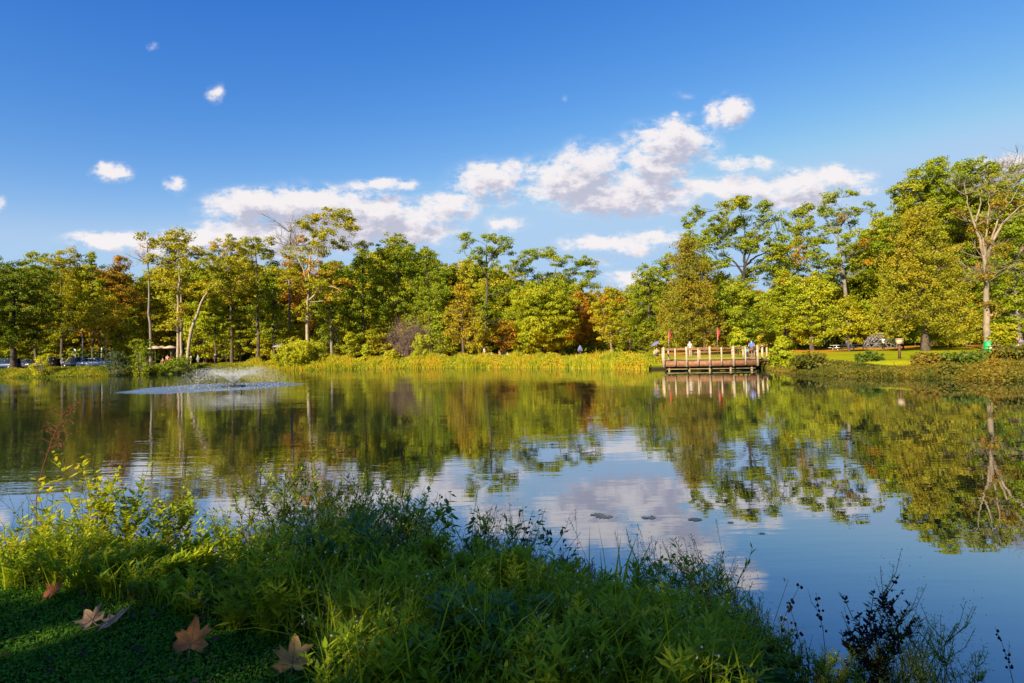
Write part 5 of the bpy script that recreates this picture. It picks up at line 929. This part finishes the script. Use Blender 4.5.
for px, ty, D, lv, lab in ((772, 588, 4.0, (.25, 0), 'beaded dark stem leaning right, leftmost over the blue water'), (792, 598, 4.0, (-.1, 0), 'beaded dark stem second from the left over the blue water'), (806, 600, 4.0, (-.12, 0), 'short beaded dark stem with a hooked tip'), (824, 604, 3.95, (-.2, 0), 'dark stem left of the large dark knotted stalk'), (843, 606, 3.95, (-.15, .1), 'dark stem touching the large dark knotted stalk'), (1015, 650, 4.0, (-.2, 0), 'lone dark seed spike near the right edge')):
    W(lab, 'seed stalk', px, ty, D, name='seed_stalk', nst=1, L_=.008, W_=.003, nl=26, branch=1, seeds=12, lm='seed', leanv=lv, srad=.002, start=.3)
W('large dark knotted stalk standing against the blue water', 'knotweed', 892, 574, 3.95, name='knotweed', nst=5, L_=.030, W_=.013, nl=52, branch=6, seeds=12, lm='seed', leanv=(.45, 0), srad=.004, start=.1, spread=.05)
W('dark leaves in a clump below the beaded stems', 'weed', 800, 640, 4.1, nst=7, L_=.045, W_=.014, nl=10, branch=2, lm='herbdark', spread=.15)
W('dark clump of round seed heads left of the beaded stems', 'seed stalk', 772, 634, 4.1, name='seed_stalk', nst=4, L_=.02, W_=.01, nl=8, branch=2, seeds=14, lm='seed', spread=.06)
W('bushy green weed under the dark knotted stalk', 'weed', 868, 630, 4.0, nst=9, L_=.02, W_=.005, nl=30, branch=7, spread=.16, lm='herb')
W('leafy weed filling the bank at the bottom right of the solid weeds', 'weed', 750, 625, 4.0, nst=10, L_=.024, W_=.007, nl=30, branch=6, spread=.18)
for px, ty, D, L_, W__, fl_, lab in ((765, 622, 4.0, .022, .006, 4, 'leafy aster at the edge of the solid weeds by the beaded stems'), (785, 640, 3.9, .026, .007, 0, 'low leafy weed among the beaded stems'), (815, 652, 3.85, .024, .006, 0, 'low weed between the beaded stems and the knotted stalk'), (845, 650, 3.85, .022, .006, 3, 'low leafy aster left of the knotted stalk'), (910, 655, 3.9, .020, .005, 3, 'low aster right of the knotted stalk at the bottom edge'), (735, 600, 4.15, .022, .006, 4, 'leafy aster rising above the right end of the solid weeds')):
    W(lab, 'aster' if fl_ else 'weed', px, ty, D, name='aster' if fl_ else 'weed', L_=L_, W_=W__, nl=30, nst=9, spread=.16, branch=7, fl=fl_, fsize=.005, lean=.2)
LM['herbdry'] = leafmat('herb_drying', [(.16,.14,.02),(.28,.22,.03),(.34,.16,.04)], isl=.6)
kinds = [('narrow leaved weed in the tangle of the near bank', .042, .010, 26, 6, 'herb', 0), ('broad leaved weed in the tangle of the near bank', .046, .023, 18, 4, 'herb', 0), ('blue green leaved weed in the tangle of the near bank', .045, .017, 16, 3, 'herbdark', 0), ('fine aster in the tangle of the near bank', .018, .0045, 34, 8, 'herb', 5), ('drying yellow brown weed in the tangle of the near bank', .03, .008, 20, 4, 'herbdry', 0)]
for i_ in range(72):
    px = 190+(i_*12.8) % 570+rng.uniform(-6, 6); D = rng.uniform(3.5, 5.0)-.0011*max(0, px-350); lab, L_, W__, nl, br, lm_, fl_ = kinds[[0, 1, 3, 0, 2, 1, 4, 3][i_ % 8]]
    ty = float(np.interp(px, top_x, top_y))-12+(5.-D)*30+rng.uniform(-24, 22)
    W(lab, 'aster' if fl_ else 'weed', px, ty, D, name='aster' if fl_ else 'weed', L_=L_, W_=W__, nl=nl, nst=9, spread=.15, branch=br+1, fl=fl_, fsize=.005, lm=lm_, lean=.16, group='weeds in the tangle of the near bank')
# reddish dead plume at the left
b = P(38, 500, 5.6); X, D = b[0], 5.6; r = empty('dead_plume', (X, D, g1(X, D)), 0, 'reddish dry arching plume over the water at the left', 'weed'); o = np.array([X, D, g1(X, D)]); q = QB(); q2 = QB()
main = np.array([o, P(36, 500, D), P(42, 470, D), P(52, 440, D), P(60, 420, D), P(70, 404, D)]); q.tube(main, [.005, .004, .0035, .003, .002, .001], 5, cap=False)
for i in range(46):
    u = rng.uniform(.5, 1); e = np.array([np.interp(u, np.linspace(0, 1, 6), main[:, k]) for k in range(3)]); L_ = rng.uniform(.05, .16); s_ = rng.choice([-1, 1], p=[.35, .65]); p1 = e+[s_*L_*.6, rng.normal()*.03, L_*.35]; p2 = e+[s_*L_, rng.normal()*.04, L_*.1]; q.tube([e, p1, p2], [.0016, .0012, .0006], 4, cap=False); m = 9; uu = rng.random(m)[:, None]; q2.leaves(p1*(1-uu)+p2*uu+rng.normal(size=(m, 3))*.004, np.tile([0, -1., 0], (m, 1)), .007, .003, bias=.4)
LM['plume'] = leafmat('plume_red', [(.16,.05,.03),(.28,.09,.05),(.36,.16,.09)], isl=.8); q.build('stem', LM['plume'], r, origin=o); q2.build('foliage', LM['plume'], r, origin=o)  # the part called foliage is the plume's dry seed spray
for px, ty, D, L_, W__, lab in ((215, 556, 4.9, .05, .020, 'broad leaved dock like weed at the right end of the sunlit patch'), (262, 548, 4.7, .045, .013, 'leafy weed below the left willow like weed'), (300, 580, 4.4, .045, .012, 'long leaved weed behind the golden tan fallen leaf'), (360, 560, 4.5, .05, .014, 'long leaved weed in the thick of the bank'), (395, 610, 4.1, .05, .013, 'arching long leaved weed near the bottom centre'), (455, 600, 4.2, .055, .026, 'weed with broad dark leaves in the middle of the bank'), (500, 598, 4.3, .05, .024, 'weed with broad blue green leaves right of the middle'), (530, 640, 3.8, .045, .012, 'leafy weed at the bottom edge below the cattail leaves'), (590, 620, 4.0, .045, .013, 'long leaved weed below the tall cattail clump'), (650, 620, 4.0, .04, .012, 'leafy weed left of the asters at the bottom edge'), (372, 632, 3.8, .045, .012, 'leafy weed right of the golden tan fallen leaf')):
    D = min(D, 1.44*F_PX/(ty+75-hz(px))) if ty > 580 else D
    W(lab, 'weed', px, ty, D, L_=L_*.85, W_=W__*.85, nl=18, nst=9, spread=.2, branch=4, lm='herb' if W__ < .02 else 'herbdark', lean=.25)
W('curled brown dry weed left of the reddish plume', 'weed', 22, 452, 5.8, nst=1, L_=.018, W_=.006, nl=12, branch=4, lm='deadgrass', lean=.1, srad=.002)
# ---------------------------------------------------------------- the trees behind the camera whose shade falls on the near bank
def shade_tree(label, X, Y, H_, R, seed):
    b = np.array([X, Y, g1(X, Y)]); lb = auto_lobes(X, Y, H_*.3, H_, R, 'round', 30, R*.36); cs, ns = clumps_in(lb, 4.2); root = empty('shade_tree', b, 0, label, 'tree'); tq = QB(); tp = np.array([b-[0, 0, .2], b+[.1, 0, H_*.4], b+[0, .2, H_*.9]]); tt = np.linspace(0, 1, 10); tps = np.stack([np.interp(tt, [0, .5, 1], tp[:, i]) for i in range(3)], 1); tr_ = np.linspace(.35, .08, 10); tq.tube(tps, tr_, 8, cap=False); limb_parts(tq, tps, tr_, lb, cs, .3); tq.build('trunk', M_bark, root, True, origin=b)
    keep = np.ones(len(cs), bool)
    for hx, hy, hz_, hr_ in HOLES:
        v = cs-np.array([hx, hy, hz_]); tpar = v@sdir; dist = np.linalg.norm(v-tpar[:, None]*sdir, axis=1); keep &= dist > hr_
    q = QB(); foliage(q, cs[keep], ns[keep], 34, .8, .15, .11); q.build('crown', LM['gold'], root, origin=b)
rng = np.random.default_rng(21)
HOLES = [(-4.1, 5.1, 1.2, 1.7), (-3.1, 4.8, .9, 1.0), (-3.6, 4.4, 1.0, .9), (1.1, 3.4, .5, .3)]  # crown gaps cut along the sun's path to place the sun patches
for k_, (dist, off_, H_, R) in enumerate(((14, 1.5, 13.5, 5.0), (13, 9, 13.5, 5.2), (16, -6, 14.5, 5.5), (24, 4, 19, 6.5))):
    dx, dy = math.sin(SUN_AZ), math.cos(SUN_AZ); X = -1+dx*dist-dy*off_*-1*-1; Y = 4+dy*dist+dx*off_; shade_tree(['leafy sycamore behind the camera shading the middle of the near bank', 'leafy sycamore behind the camera shading the right of the near bank', 'leafy sycamore behind the camera shading the left of the near bank', 'taller sycamore behind the other three shade trees'][k_], X, Y, H_, R, k_)
